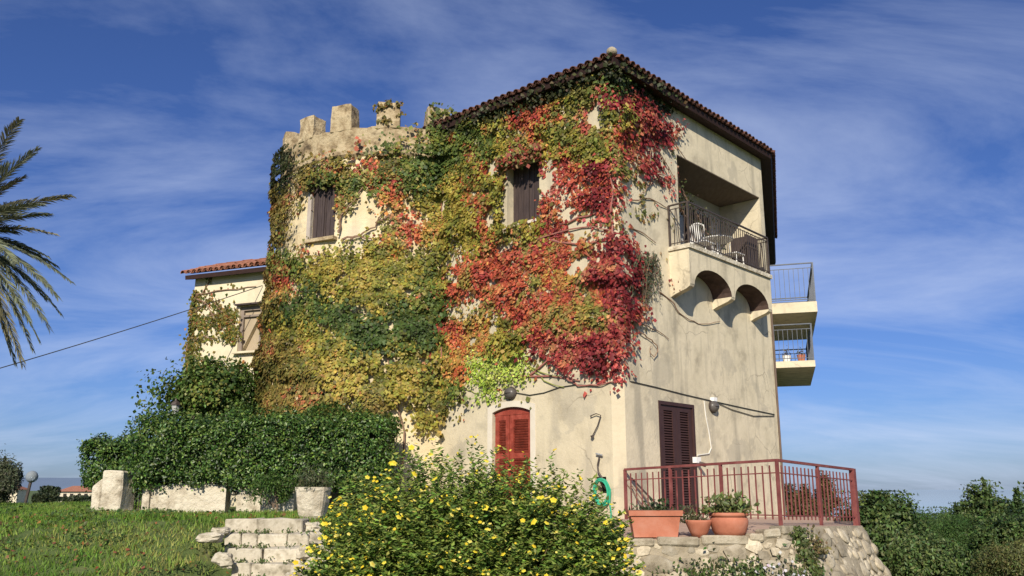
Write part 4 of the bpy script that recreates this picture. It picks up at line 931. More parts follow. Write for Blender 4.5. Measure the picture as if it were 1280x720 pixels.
MB().lathe((xd, PY, base_z + .01), [(.22, 0), (.27, .08), (.30, .18), (.31, .24), (.29, .30), (.27, .315)], 24).build('pot', terra, e, True); MB().lathe((xd, PY, base_z + .01), [(.27, .305), (.315, .32), (.32, .37), (.27, .375)], 24).build('rim', terra, e, True); MB().lathe((xd, PY, base_z + .36), [(.27, 0), (.26, .02), (0, .025)], 16).build('soil', soil, e)
tuft((xd, PY, base_z + .38), 420, .13, (.20, .12), (.13, .16, .05), e, size=.12, wid=.22)
mb = MB(); V = []; T_ = []; CC = []
for k in range(16):
    a = random.uniform(0, 2 * math.pi); l = random.uniform(.2, .42); q = Vector((xd - .03, PY, base_z + .40)); d = Vector((math.cos(a), math.sin(a) * .7, random.uniform(.5, 1.5))).normalized(); s_ = Vector((-d.y, d.x, 0)).normalized() * .028
    b = len(V); V += [q - s_ * .5, q + s_ * .5, q + d * l * .6 + s_, q + d * l * .6 - s_, q + d * l + Vector((0, 0, -.06))]; T_ += [(b, b + 1, b + 2), (b, b + 2, b + 3), (b + 3, b + 2, b + 4)]; CC += [(.42, .44, .20)] * 5
raw_obj('blade_leaf', np.array([v[:] for v in V]), np.array(T_), np.array(CC), TLEAF, e)
wx = at_y(940, 665, PY).x
e = empty('trailing_plant', (wx, PY - .1, .8)); tag(e, 'green trailing weed hanging down the wall beside the bulging pot', 'plant')
P = np.array([wpt(random.gauss(3.55, .13), random.uniform(.35, 1.08), abs(random.gauss(.05, .05)) + .02)[:] for _ in range(800)]); leaf_obj('foliage', P, RNG.normal(size=P.shape) + np.array([0, -1, .3]), .075 * RNG.uniform(.6, 1.3, len(P)), vary((.10, .125, .04), len(P)), TLEAF, e, wid=.3)
# weeds and pale flowers at the foot of the wall
def weed_clump(label, s, z, n, sd, col, flower=None, nm='wall_weed'):
    c = wpt(s, z, .1); e = empty(nm, c); tag(e, label, 'weed')
    P = np.array([wpt(min(max(random.gauss(s, sd), .01), 8), z + abs(random.gauss(0, .16)) - .12, abs(random.gauss(.03, .10)) + .03)[:] for _ in range(n)])
    leaf_obj('foliage', P, RNG.normal(size=P.shape) + np.array([0, -.8, .5]), .07 * RNG.uniform(.6, 1.3, n), vary(col, n), TLEAF, e, wid=.3)
    if flower:
        m = 70; i = RNG.integers(0, n, m); leaf_obj('flowers', P[i] + np.array([0, -.07, .04]), RNG.normal(size=(m, 3)) * .5 + np.array([0, -1, .4]), .06 * RNG.uniform(.7, 1.2, m), vary(flower, m, .1, .05), PETAL, e, wid=.5)
weed_clump('green weeds growing from the rubble wall below the terracotta trough', 1.75, .38, 900, .25, (.085, .12, .035))
weed_clump('pale flowered weeds growing from the rubble wall below the bulging pot', 2.6, .30, 900, .35, (.10, .13, .045), (.62, .60, .66))
weed_clump('dry olive weed tuft clinging to the rounded corner of the rubble wall', 4.05, .78, 260, .10, (.17, .15, .06))
weed_clump('low green weeds at the left end of the rubble wall', 1.25, .15, 500, .25, (.085, .12, .035))

# ------------------------------------------------------------------ balcony furniture
e = empty('garden_table', FR.p(4.6, bz, -.05)); tag(e, 'white round metal garden table on the arched balcony', 'table')
M0 = FR.p(4.6, bz, -.05)
MB().lathe(M0 + Vector((0, 0, .70)), [(.42, 0), (.43, .02), (.40, .035)], 24).build('table_top', white_plastic, e)
for k in range(3):
    a = k * 2.1 + .4; MB().tube([M0 + Vector((.08 * math.cos(a), .08 * math.sin(a), .70)), M0 + Vector((.06 * math.cos(a), .06 * math.sin(a), .4)), M0 + Vector((.34 * math.cos(a), .34 * math.sin(a), .01))], .018, 6).build('leg', white_plastic, e)
def lattice_chair(u, n, face, label):
    c = FR.p(u, bz, n); e = empty('garden_chair', c); tag(e, label, 'chair', 'white chairs on the arched balcony')
    d = FR.t * face; s = FR.n
    for a in (-.2, .2):
        for b in (-.2, .2): MB().tube([c + d * a + s * b + Vector((0, 0, .01)), c + d * a * .9 + s * b * .9 + Vector((0, 0, .44))], .016, 6).build('leg', white_plastic, e)
    MB().box(c + Vector((0, 0, .455)), (.46, .46, .03), MFR).build('seat', white_plastic, e)
    bk = MB(); top = []
    for f in np.linspace(-1, 1, 9):
        h = .92 - .10 * f * f; bk.tube([c - d * .2 + s * (.2 * f) + Vector((0, 0, .46)), c - d * .27 + s * (.22 * f) + Vector((0, 0, h))], .013, 5); top.append(c - d * .27 + s * (.22 * f) + Vector((0, 0, h)))
    bk.tube(top, .018, 6); bk.build('backrest', white_plastic, e)
lattice_chair(3.85, -.05, 1, 'white lattice chair left of the white balcony table')
lattice_chair(5.35, .0, -1, 'white lattice chair right of the white balcony table')
e = empty('balcony_cabinet', FR.p(5.95, bz, .1)); tag(e, 'dark brown slatted cabinet at the right end of the arched balcony', 'cabinet')
for k in range(5): MB().box(FR.p(5.62 + .13 * k, bz + .52, .28), (.12, .04, 1.0), MFR).build('board', shut_dark, e)
MB().box(FR.p(5.88, bz + .49, .05), (.66, .40, .94), MFR).build('carcass', shut_dark, e)
for k, (u, n_, z_, mt, lb) in enumerate(((1.5, .35, 5.20, white_plastic, 'small white pot on the lower side balcony'), (1.45, .75, 5.20, terra, 'small terracotta pot on the lower side balcony'))):
    e = empty('flower_pot', FS.p(u, z_, n_)); tag(e, lb, 'pot'); MB().lathe(FS.p(u, z_, n_), [(.08, 0), (.12, .2), (.13, .22), (.11, .22)], 14).build('pot', mt, e); tuft(FS.p(u, z_ + .22, n_), 60, .10, (.06, .06), (.10, .09, .05), e, size=.06)

# ------------------------------------------------------------------ stairs, rocks, planter, low wall
st_e = empty('stone_steps', (-3.65, 12.4, .2)); tag(st_e, 'worn pale stone block steps climbing the grass bank', 'steps')
def xs(px, Y): return (px - 640) / 1112 * Y
rowsx = [(283, 325, 380), (285, 306, 326, 362, 390), (290, 333, 384), (296, 320, 378, 396), (290, 338, 372, 396), (286, 330, 372, 400), (282, 325, 370, 402)]
for i, rx in enumerate(rowsx):
    yf = 14.05 - .33 * i; zt_ = 1.225 - .195 * i
    for j, (a, b) in enumerate(zip(rx[:-1], rx[1:])):
        xa, xb_ = xs(a, yf) + .004, xs(b, yf) - .004; dz = random.uniform(-.012, .012); dy = random.uniform(-.025, .025); tk = .30
        bt = [Vector((xa, yf + dy, zt_ - tk)), Vector((xb_, yf + dy + random.uniform(-.03, .03), zt_ - tk)), Vector((xb_, yf + .48, zt_ - tk)), Vector((xa, yf + .48, zt_ - tk))]
        rough_block(bt, [v + Vector((0, 0, tk + dz)) for v in bt], 2, .020, i * 2.3 + j, .016).build('step_block', stone_s, st_e)
def rock_mesh(seed):
    bm = bmesh.new(); bmesh.ops.create_icosphere(bm, subdivisions=3, radius=1.0); co = np.array([v.co[:] for v in bm.verts])
    co = co / (np.sum(np.abs(co) ** 4, axis=1, keepdims=True) ** .25); q = np.round(co * 2.2 + (vnoise(co + seed * 5.1, 1.3) - .5)[:, None] * 2) / 2.2
    co = co * .55 + q * .45; co *= (.92 + (vnoise(co + seed * 3.7, 1.4) - .5) * .5 + (vnoise(co + seed, 4.5) - .5) * .18)[:, None]
    mb = MB(); bm.verts.index_update(); mb.v = [tuple(c) for c in co]; mb.f = [tuple(v.index for v in f.verts) for f in bm.faces]; bm.free(); return mb.mesh('rock', stone_s)
RM = [rock_mesh(i) for i in range(5)]
def rock(px, py, Y, wpx, hpx, label, ang=False):
    sc = Y / 1112; x = xs(px, Y); rx, rz = wpx * sc / 2, hpx * sc / 2; zc = EZ - (py - 610) * sc - rz * .35
    me = random.choice(RM); o = bpy.data.objects.new('rock', me); C.objects.link(o)
    a = random.uniform(-.3, .3); o.matrix_world = mtx((math.cos(a), math.sin(a), 0), (-math.sin(a), math.cos(a), 0), (0, 0, 1), (x, Y, zc), rx, max(rx, rz) * .8, rz); tag(o, label, 'rock', None); return o
rock(286, 692, 12.9, 24, 18, 'rounded pale rock on the grass left of the stone steps')
for px, py, Y, a, b, lb in ((266, 668, 13.3, 30, 12, 'wide flat pale stone set in the bank left of the steps'), (280, 660, 13.7, 20, 9, 'narrow flat stone touching the second step from its left')): rock(px, py, Y, a, b, lb)
for px, py, Y, a, b in ((397, 668, 13.9, 26, 16), (388, 684, 13.4, 24, 18), (402, 700, 12.9, 34, 24), (384, 706, 12.7, 26, 20), (415, 712, 12.6, 30, 20), (392, 655, 14.3, 24, 14), (410, 684, 13.3, 28, 18), (372, 716, 12.5, 22, 16), (398, 718, 12.4, 30, 18), (418, 696, 13.0, 24, 16)):
    rock(px, py, Y, a, b, 'pale rubble rock heaped between the steps and the yellow flowered bush')['group'] = 'rocks right of the steps'
# carved stone planter
PYY = 15.7; pc = Vector((xs(392, PYY), PYY, 1.17)); e = empty('stone_planter', pc); tag(e, 'tapered fluted stone planter with dry plant at the top of the steps', 'planter')
mb = MB(); n = 24; prof = [(.20, 0), (.235, .06), (.275, .28), (.295, .46), (.31, .50), (.31, .55), (.26, .55), (.25, .48)]
for i, (r, z) in enumerate(prof):
    for k in range(n):
        rr = r * (1.0 + (.035 if k % 3 == 0 else -.01) * (1 <= i <= 3)); a = 2 * math.pi * k / n; cx, sy = math.cos(a), math.sin(a); q = (abs(cx) ** 4 + abs(sy) ** 4) ** -.25 * .5 + .5
        mb.v.append(tuple(pc + Vector((cx * rr * q, sy * rr * q, z))))
mb.f = [(i * n + k, i * n + (k + 1) % n, (i + 1) * n + (k + 1) % n, (i + 1) * n + k) for i in range(len(prof) - 1) for k in range(n)] + [tuple(range(n))[::-1]]
mb.build('vessel', white_wall, e); MB().lathe(pc + Vector((0, 0, .46)), [(.26, 0), (.26, .03), (0, .04)], 14).build('soil', soil, e)
tuft(pc + Vector((0, 0, .5)), 900, .17, (.15, .15), (.085, .10, .045), e, size=.09, wid=.10)
# low wall pieces + gate post
GW = 19.0; gzv = 1.15
def block_wall(name, label, px0, px1, ptop, Y=GW, d=.32, z0=None, lean=0):
    xa, xb_ = xs(px0, Y), xs(px1, Y); zt_ = EZ - (ptop - 610) / 1112 * Y; zb_ = gzv - .25
    n = max(2, int((xb_ - xa) / .4)); mb = MB()
    top = [zt_ + random.uniform(-.04, .03) for _ in range(n + 1)]
    for k in range(n + 1):
        x = xa + (xb_ - xa) * k / n
        mb.v += [(x, Y + random.uniform(-.012, .012), zb_), (x, Y + random.uniform(-.015, .015) + .0, top[k]), (x, Y + d, top[k] + .01), (x, Y + d, zb_)]
    for k in range(n):
        b = 4 * k; mb.f += [(b, b + 4, b + 5, b + 1), (b + 1, b + 5, b + 6, b + 2), (b + 2, b + 6, b + 7, b + 3)]
    mb.f += [(0, 1, 2, 3), (4 * n + 3, 4 * n + 2, 4 * n + 1, 4 * n)]
    return tag(mb.build(name, white_wall), label, 'wall')
block_wall('garden_wall', 'long low whitewashed garden wall under the clipped hedge', 181, 283, 605)
block_wall('garden_wall', 'short whitewashed wall piece right of the dark slot under the hedge', 297, 327, 606)
block_wall('garden_wall', 'lowest whitewashed wall piece next to the stone planter', 328, 368, 614, 18.6)
tag(block_wall('gate_pier', 'narrow white pier on the right of the dark gate gap', 179, 188, 592, 18.95, .4), None, 'pier')
pe = empty('gate_post', (xs(140, 18.8), 18.8, gzv)); tag(pe, 'stout cream masonry post with a dark right face beside the gate gap', 'post')
Yp = 18.7
b = [Vector((xs(120, Yp), Yp + .1, gzv - .2)), Vector((xs(137, Yp), Yp - .12, gzv - .2)), Vector((xs(155, Yp), Yp, gzv - .2)), Vector((xs(150, Yp), Yp + .55, gzv - .2))]
zt_ = EZ - (590 - 610) / 1112 * Yp
b = [Vector((xs(126, Yp), Yp, gzv - .2)), Vector((xs(151, Yp), Yp, gzv - .2)), Vector((xs(158, Yp), Yp + .5, gzv - .2)), Vector((xs(132, Yp), Yp + .5, gzv - .2))]
rough_block(b, [Vector((v.x, v.y, zt_ + (.03 if i < 2 else 0))) for i, v in enumerate(b)], 2, .03, 3).build('shaft', white_wall, pe)
b2 = [Vector((xs(113, Yp), Yp + .05, gzv - .2)), Vector((xs(126, Yp) - .01, Yp + .05, gzv - .2)), Vector((xs(130, Yp), Yp + .45, gzv - .2)), Vector((xs(116, Yp), Yp + .45, gzv - .2))]
rough_block(b2, [Vector((v.x, v.y, EZ + (.02 if i in (0, 3) else .20))) for i, v in enumerate(b2)], 1, .02, 9).build('side_stub', white_wall, pe)
# gate leaf in the gap
e = empty('gate', (xs(170, 19.3), 19.3, gzv)); tag(e, 'dark iron gate in the gap between post and low wall', 'gate')
for k in range(6): MB().tube([(xs(162, 19.3) + .06 * k, 19.3, gzv - .1), (xs(162, 19.3) + .06 * k, 19.3, 2.0)], .012, 5).build('bar', iron, e)
MB().bar((xs(160, 19.3), 19.3, 2.0), (xs(181, 19.3), 19.3, 2.0), .03).build('rail', iron, e); MB().bar((xs(160, 19.3), 19.3, 1.25), (xs(181, 19.3), 19.3, 1.25), .03).build('rail', iron, e)

# ------------------------------------------------------------------ hedges and shrubs
def hedge(name, label, x0, x1, y0, y1, z0, z1, n, cols, size=.085, rnd_=.35, lump=.22, zbase=1.15):
    e = empty(name, ((x0 + x1) / 2, (y0 + y1) / 2, zbase)); tag(e, label, 'hedge')
    c = np.array([(x0 + x1) / 2, (y0 + y1) / 2, (z0 + z1) / 2]); h = np.array([(x1 - x0) / 2, (y1 - y0) / 2, (z1 - z0) / 2])
    d = RNG.normal(size=(n * 2, 3)); d[:, 1] = -np.abs(d[:, 1]) * np.where(RNG.random(n * 2) < .8, 1, -1)
    Q = RNG.uniform(-1, 1, (n * 2, 3)); ax_ = RNG.choice(3, n * 2, p=[.14, .50, .36]); sg = np.where(RNG.random(n * 2) < .18, -1, 1)
    for k in range(3):
        m = ax_ == k; s_ = sg[m] * (1 if k != 1 else -1); 
        if k == 0: s_ = np.where(RNG.random(m.sum()) < .5, -1, 1)
        Q[m, k] = s_
    q = np.abs(Q) * h; r = rnd_; over = np.maximum(q - (h - r), 0); L_ = np.linalg.norm(over, axis=1); k = np.where(L_ > r, r / np.maximum(L_, 1e-6), 1)[:, None]
    S = np.sign(Q) * (np.minimum(q, h - r) + over * k); N = norm(np.sign(Q) * over + 1e-4 * Q)
    P = S + c; lum = (vnoise(P, 1.2) - .5) * 2 * lump + (vnoise(P + 7, 3.2) - .5) * lump * 1.2
    P = P + N * (lum - np.abs(RNG.normal(size=len(P))) * .10 + RNG.exponential(.03, len(P)))[:, None]
    P = P - N * (RNG.random(len(P)) ** 2 * .30)[:, None]
    keep = (vnoise(P + 3, 4.5) > .22); P, N = P[keep][:n], N[keep][:n]; m = len(P)
    ci = RNG.choice(len(cols), m); col = vary(np.array(cols)[ci], m, .22, .1)
    leaf_obj('foliage', P, N * .7 + RNG.normal(size=(m, 3)) * .55 + np.array([0, 0, .35]), size * RNG.uniform(.6, 1.25, m), col, HLEAF, e, tip=np.tile([0, -.2, .4], (m, 1)), spread=.9, wid=.30)
    mb = MB(); hh = h - np.array([.45, .42, .42])  # dark solid core added inside the leaves to block light
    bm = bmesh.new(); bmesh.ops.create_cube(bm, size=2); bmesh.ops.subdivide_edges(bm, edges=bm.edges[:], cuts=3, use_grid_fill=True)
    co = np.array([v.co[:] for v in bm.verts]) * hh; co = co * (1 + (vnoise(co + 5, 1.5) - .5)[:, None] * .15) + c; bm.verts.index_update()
    mb.v = [tuple(a) for a in co]; mb.f = [tuple(v.index for v in f.verts) for f in bm.faces]; bm.free(); mb.build('light_block_core', mk('dark_core_' + name, [(.012, .016, .008), (.03, .03, .015)], 5, 1, .5), e)
    for k in range(max(2, int((x1 - x0) / 1.2))):
        x = x0 + .4 + k * 1.2; MB().tube([(x, c[1], zbase - .25), (x + .05, c[1], z0 + .35)], [.06, .045], 7).build('stem', bark, e)
    return e
HC = [(.024, .056, .011), (.045, .095, .018), (.078, .145, .028), (.14, .22, .045)]
hedge('clipped_hedge', 'long dark green clipped hedge in front of the round tower', xs(176, 19.6), xs(496, 19.4), 18.66, 20.75, 1.54, 3.34, 52000, HC, size=.075, rnd_=.5, lump=.26)
hedge('clipped_hedge', 'smaller square clipped hedge behind the gate post', xs(104, 20.8), xs(192, 20.6), 20.2, 22.2, 1.55, 2.90, 18000, HC, size=.075, rnd_=.4, lump=.22)
def shrub(name, label, c, r, n, cols, size, cat='shrub', wid=.3, stemz=None, mat=TLEAF, up=.3, clumps=26, tight=.30, shoots=0):
    c = np.array(c, float); r = np.array(r, float); e = empty(name, (c[0], c[1], stemz if stemz is not None else c[2] - r[2])); tag(e, label, cat)
    d = norm(RNG.normal(size=(clumps, 3))); d[:, 2] = np.abs(d[:, 2]) * np.where(RNG.random(clumps) < .75, 1, -1); rad = RNG.uniform(.45, 1.0, clumps)[:, None]
    CC_ = c + d * rad * r; i = RNG.integers(0, clumps, n); P = CC_[i] + RNG.normal(size=(n, 3)).clip(-1.7, 1.7) * r * tight * RNG.uniform(.5, 1.2, clumps)[i][:, None]
    ci = (RNG.integers(0, len(cols), clumps)[i] + (RNG.random(n) < .35) * RNG.integers(0, len(cols), n)) % len(cols)
    N = norm(P - c) * .6 + RNG.normal(size=(n, 3)) * .6 + np.array([0, -.1, up])
    if shoots:
        for k in range(shoots):
            a = CC_[random.randrange(clumps)]; top = a + np.array([random.gauss(0, .15), random.gauss(0, .15), r[2] * random.uniform(.4, .75)]); m = int(n / 90)
            f = RNG.random(m); Q = a + (top - a) * f[:, None] + RNG.normal(size=(m, 3)) * .075 * (1.1 - f)[:, None] * min(r[0], 1.2); P = np.concatenate([P, Q]); N = np.concatenate([N, RNG.normal(size=(m, 3)) + np.array([0, -.3, .5])]); ci = np.concatenate([ci, RNG.integers(0, len(cols), m)])
    m = len(P); leaf_obj('crown' if cat == 'tree' else 'foliage', P, N, size * RNG.uniform(.6, 1.3, m), vary(np.array(cols)[ci], m, .22, .1), mat, e, spread=.9, wid=wid)
    zb_ = stemz if stemz is not None else c[2] - r[2]; tk = MB(); top = Vector((c[0], c[1], c[2] - r[2] * .2)); bas = Vector((c[0], c[1], zb_)); rt = .045 * r[2] + .02
    tk.tube([bas, bas.lerp(top, .5) + Vector((.05, .03, 0)), top], [rt, rt * .8, rt * .6], 8)
    for k in range(0, clumps, 2):
        q = Vector(CC_[k]); s0 = bas.lerp(top, random.uniform(.4, 1)); tk.tube([s0, s0.lerp(q, .5) + Vector((0, 0, .1 * r[2])), q], [rt * .4, rt * .25, rt * .08], 5)
    tk.build('trunk' if cat == 'tree' else 'stem', bark, e); return e
# climbing shrub behind the hedges, with wall lantern in it
cs = at_y(250, 500, 23.4)
shrub('climbing_shrub', 'leafy green climbing shrub between hedge and side wing', (cs.x + .38, 23.4, 3.80), (1.35, .9, 1.0), 13000, [(.05, .095, .02), (.08, .135, .028), (.13, .19, .04), (.20, .22, .05), (.06, .105, .022)], .11, 'shrub', .4, 1.0, clumps=34, shoots=5)
lp = at_y(219, 512, 22.6); e = empty('post_lantern', (lp.x, lp.y, 1.1)); tag(e, 'black post lantern half hidden in the climbing shrub', 'lantern')
MB().tube([(lp.x, lp.y, 1.0), (lp.x, lp.y, lp.z - .12)], .03, 8).build('post', iron, e); MB().lathe((lp.x, lp.y, lp.z - .12), [(.07, 0), (.11, .22), (.11, .23), (.02, .24)], 6).build('glass', mk('lantern_glass', [(.35, .35, .33), (.42, .42, .40)], 3, .2, 0), e); MB().lathe((lp.x, lp.y, lp.z + .115), [(.15, 0), (.10, .07), (.03, .12), (.01, .18)], 6).build('cap', iron, e)
c_ = at_y(345, 602, 18.3); shrub('fern_bush', 'bright green ferny bush in front of the low wall by the planter', (c_.x, 18.3, 1.62), (.42, .3, .34), 2200, [(.05, .10, .02), (.08, .14, .03)], .07, 'bush', .2, 1.1, clumps=14)

# ---- the big yellow flowered bush
fb = empty('flowering_bush', (-.5, 12.0, .05)); tag(fb, 'big bush with yellow daisy flowers in front of the red door', 'bush')
prof = np.array([(394, 680), (406, 645), (422, 614), (445, 600), (480, 592), (520, 578), (545, 570), (575, 574), (600, 566), (640, 584), (670, 592), (690, 588), (715, 605), (745, 612), (765, 632), (785, 662)])
FBY = 11.9
hx_ = (prof[:, 0] - 640) / 1112 * FBY; hz_ = EZ - (prof[:, 1] - 610) / 1112 * FBY
SHN = 1400; stems_mb = MB(); P = []; N = []; TIPD = []; SZ = []; CL = []; FP = []; FN = []; FS_ = []
for k in range(SHN):
    x = random.uniform(hx_[0] - .05, hx_[-1] + .05); v = random.uniform(-1, 1); H = float(np.interp(x, hx_, hz_))
    hh = .05 + (H - .05) * math.sqrt(max(.12, 1 - .85 * v * v)) * (random.uniform(.70, .97) if random.random() < .80 else random.uniform(.98, 1.14))
    if v < 0 and random.random() < .45: hh *= random.uniform(.45, .9)
    tipx, tipy = x, FBY + v * 1.15
    bx_, by_ = -.5 + (x + .5) * .55, FBY + v * .5; b0 = Vector((bx_, by_, gz(bx_, by_) - .03)); t0_ = Vector((tipx, tipy, hh)); mid = b0.lerp(t0_, .5) + Vector((0, 0, .12)); 
    if k % 3 == 0: stems_mb.tube([b0, b0.lerp(mid, .5) + Vector((0, 0, .03)), mid.lerp(t0_, .15)], [.012, .008, .004], 4)
    d = (t0_ - mid).normalized()
    L_ = (t0_ - b0).length; m = random.randint(40, 58)
    for f in np.linspace(.30, 1.0, m):
        c = b0 * (1 - f) ** 2 + mid * 2 * f * (1 - f) + t0_ * f * f; a = random.uniform(0, 6.28); o = Vector((math.cos(a), math.sin(a), .35))
        P.append(tuple(c + o * random.uniform(.02, .085 - .035 * f))); N.append((o.x * -.2 + random.gauss(0, .4), o.y * -.2 - .25 + random.gauss(0, .4), 1.0)); TIPD.append(tuple(o)); SZ.append(random.uniform(.06, .105)); CL.append(random.choice([(.115, .18, .032), (.16, .235, .042), (.21, .285, .055), (.08, .13, .027), (.27, .32, .075)]))
    nf_ = random.choice([0, 0, 1, 1, 2, 4]) if vnoise(np.array([t0_[:]]), 1.6)[0] > .40 else random.choice([0, 0, 0, 1])
    for q in range(nf_):
        FP.append(tuple(t0_ + Vector((random.gauss(0, .05), random.gauss(0, .05), random.uniform(-.10, .04))) )); FN.append((random.gauss(0, .5), -.6 + random.gauss(0, .4), .9)); FS_.append(min(.05, .024 * random.lognormvariate(0, .35)))
stems_mb.build('stem', stem_m, fb)
leaf_obj('foliage', np.array(P), np.array(N), np.array(SZ), vary(np.array(CL), len(P), .2, .1), TLEAF, fb, tip=np.array(TIPD), spread=.3, wid=.24)
V = []; T_ = []; CC = []
for p, nn, s_ in zip(FP, FN, FS_):
    p = Vector(p); nn = Vector(nn).normalized(); a = nn.orthogonal().normalized(); bb = nn.cross(a); b = len(V); col = random.choice([(.80, .68, .05), (.86, .76, .10), (.82, .76, .22), (.80, .58, .03)]); V.append(p + nn * s_ * .25); CC.append((.72, .50, .03))
    for k in range(10): ang = 2 * math.pi * k / 10; rr = s_ * (1.0 if k % 2 == 0 else .72); V.append(p + (a * math.cos(ang) + bb * math.sin(ang)) * rr); CC.append(col)
    T_ += [(b, b + 1 + k, b + 1 + (k + 1) % 10) for k in range(10)]
raw_obj('flowers', np.array([v[:] for v in V]), np.array(T_), np.array(CC), PETAL, fb, 'stuff')

# ------------------------------------------------------------------ palm
pcn = at_y(-62, 292, 22.0); e = empty('date_palm', (pcn.x, pcn.y, gz(pcn.x, pcn.y))); tag(e, 'date palm with arching grey green fronds', 'palm')
tr = MB(); zb_ = gz(pcn.x, pcn.y) - .2; pr = []
for k in range(26): z = zb_ + (pcn.z - .1 - zb_) * k / 25; pr.append((.26 + (.03 if k % 2 else 0) + .06 * (k > 21), z))
tr.lathe((pcn.x, pcn.y, 0), pr, 14); tr.build('trunk', bark, e)
tips = [(30, 222, .6), (58, 320, .3), (20, 290, -.3), (72, 372, -.9), (48, 425, .9), (18, 452, .3), (70, 332, .8), (35, 400, -.8), (20, 350, .4), (8, 420, -.2), (52, 255, -.9), (10, 205, .3), (24, 150, -1.2), (47, 186, .2), (45, 192, 1.0), (88, 245, 0), (62, 268, .9), (66, 292, -.6), (88, 352, -.2), (75, 392, .5), (62, 412, -.6), (40, 436, .2), (28, 456, -.4), (12, 440, .8), (55, 372, 1.2), (-10, 120, .5), (-60, 110, -.8), (-90, 130, .6), (-130, 170, 0), (-170, 230, .5), (-190, 290, -.5), (-180, 360, .4), (-150, 420, 0), (-110, 450, .5), (-70, 460, -1.2), (-20, 455, -1.0), (-40, 200, -2.5), (-90, 330, -2.8), (-60, 400, -2.5), (20, 330, -2.2), (30, 250, 2.2), (-60, 250, 2.8), (-110, 300, 2.6), (0, 390, 1.9)]
for (tx, ty, dy) in tips:
    tip = at_y(tx, ty, 22.0 + dy); d = tip - pcn; L_ = d.length; ctrl = pcn + d * .5 + Vector((0, 0, (.10 + .16 * max(0, -d.z / L_)) * L_))
    V = []; T_ = []; CC = []; m = 64; prev = None
    def cur(f): return pcn * (1 - f) ** 2 + ctrl * 2 * f * (1 - f) + tip * f * f
    base_col = random.choice([(.17, .19, .115), (.20, .215, .135), (.145, .165, .105), (.22, .205, .12)])
    for i in range(m + 1):
        f = i / m; c = cur(f); tg = (cur(min(1, f + .02)) - cur(max(0, f - .02))).normalized(); s_ = tg.cross(Vector((0, 0, 1))).normalized() if abs(tg.z) < .98 else Vector((1, 0, 0)); up = s_.cross(tg)
        rw_ = .022 * (1 - f) + .004
        V += [c - s_ * rw_, c + s_ * rw_, c + up * rw_]; CC += [(.22, .20, .09)] * 3
        if i: b = len(V) - 6; T_ += [(b, b + 1, b + 4), (b, b + 4, b + 3), (b + 1, b + 2, b + 5), (b + 1, b + 5, b + 4), (b + 2, b, b + 3), (b + 2, b + 3, b + 5)]
    for i in range(230):
        f = .08 + .92 * i / 230; c = cur(f); tg = (cur(min(1, f + .02)) - cur(max(0, f - .02))).normalized(); s_ = tg.cross(Vector((0, 0, 1))).normalized() if abs(tg.z) < .98 else Vector((1, 0, 0)); up = s_.cross(tg)
        l = (.16 + .36 * math.sin(math.pi * min(1, f * .85 + .12))) * random.uniform(.85, 1.1)
        sd = 1 if i % 2 else -1; dd = (tg * (.75 + .5 * f) + s_ * sd * .75 + up * random.uniform(.1, .45) + Vector((0, 0, -.22))).normalized(); wv = dd.cross(up + Vector((random.gauss(0, .7), random.gauss(0, .7), random.gauss(0, .7)))).normalized() * .015
        b = len(V); V += [c - wv * .6, c + wv * .6, c + dd * l * .55 + wv, c + dd * l * .55 - wv, c + dd * l + Vector((0, 0, -.05))]; T_ += [(b, b + 1, b + 2), (b, b + 2, b + 3), (b + 3, b + 2, b + 4)]
        k = random.uniform(.75, 1.3); CC += [tuple(q * k for q in base_col)] * 5
    raw_obj('frond', np.array([v[:] for v in V]), np.array(T_), np.array(CC), PALM, e)

# ------------------------------------------------------------------ trees on the right, far things on the left
GR = [(.045, .082, .024), (.065, .11, .032), (.095, .145, .042), (.125, .17, .055)]
def tree_px(name, label, px, top, bottom, Y, rx_px, cols, n, size, wid=.35, depth=1.0, shoots=0, clumps=44, cat='tree'):
    sc = Y / 1112; x = xs(px, Y); zt_ = EZ - (top - 610) * sc; zb_ = EZ - (bottom - 610) * sc; rz = (zt_ - zb_) / 2
    g = gz(x, Y); return shrub(name, label, (x, Y, (zt_ + zb_) / 2), (rx_px * sc, rx_px * sc * depth, rz * .95), int(n * 2.3), cols, size * .68, cat, wid * .7, g - .1, clumps=clumps, tight=.24, shoots=shoots)
tree_px('broadleaf_tree', 'dark broadleaf tree with upright shoots right beside the red railing', 1100, 622, 730, 20.5, 48, GR, 9000, .15, .4, .8, 7)
tree_px('feathery_tree', 'soft feathery green tree right of the dark shoots', 1168, 637, 730, 24, 46, [(.05, .10, .025), (.065, .125, .03), (.09, .16, .045)], 12000, .13, .12, .8, 6)
tree_px('poplar_tree', 'small leafy tree with a tall twiggy top above the feathery trees', 1228, 612, 730, 27, 34, GR, 9000, .17, .4, .9, 8)
tree_px('broadleaf_tree', 'dense green tree in the gap behind the feathery tree', 1200, 642, 735, 30, 62, GR[:3], 9000, .18, .35, .6, 3)
tree_px('broadleaf_tree', 'dark tree with shoots at the far right end of the thicket', 1292, 616, 730, 26, 40, GR[:3], 8000, .16, .4, .9, 6)
tree_px('olive_bush', 'yellowish olive bush low in front of the green thicket', 1262, 672, 735, 17.5, 46, [(.13, .14, .045), (.16, .17, .06), (.10, .12, .04)], 5000, .10, .2, .8, 4, cat='bush')
tree_px('leafy_bush', 'mid green leafy bush at the foot of the rubble wall', 1150, 668, 745, 18.2, 48, GR[1:], 6000, .12, .35, .7, 3, cat='bush')
tree_px('broadleaf_tree', 'green tree filling the thicket behind the olive bush', 1255, 645, 740, 23, 52, GR[:3], 8000, .15, .35, .7, 2)
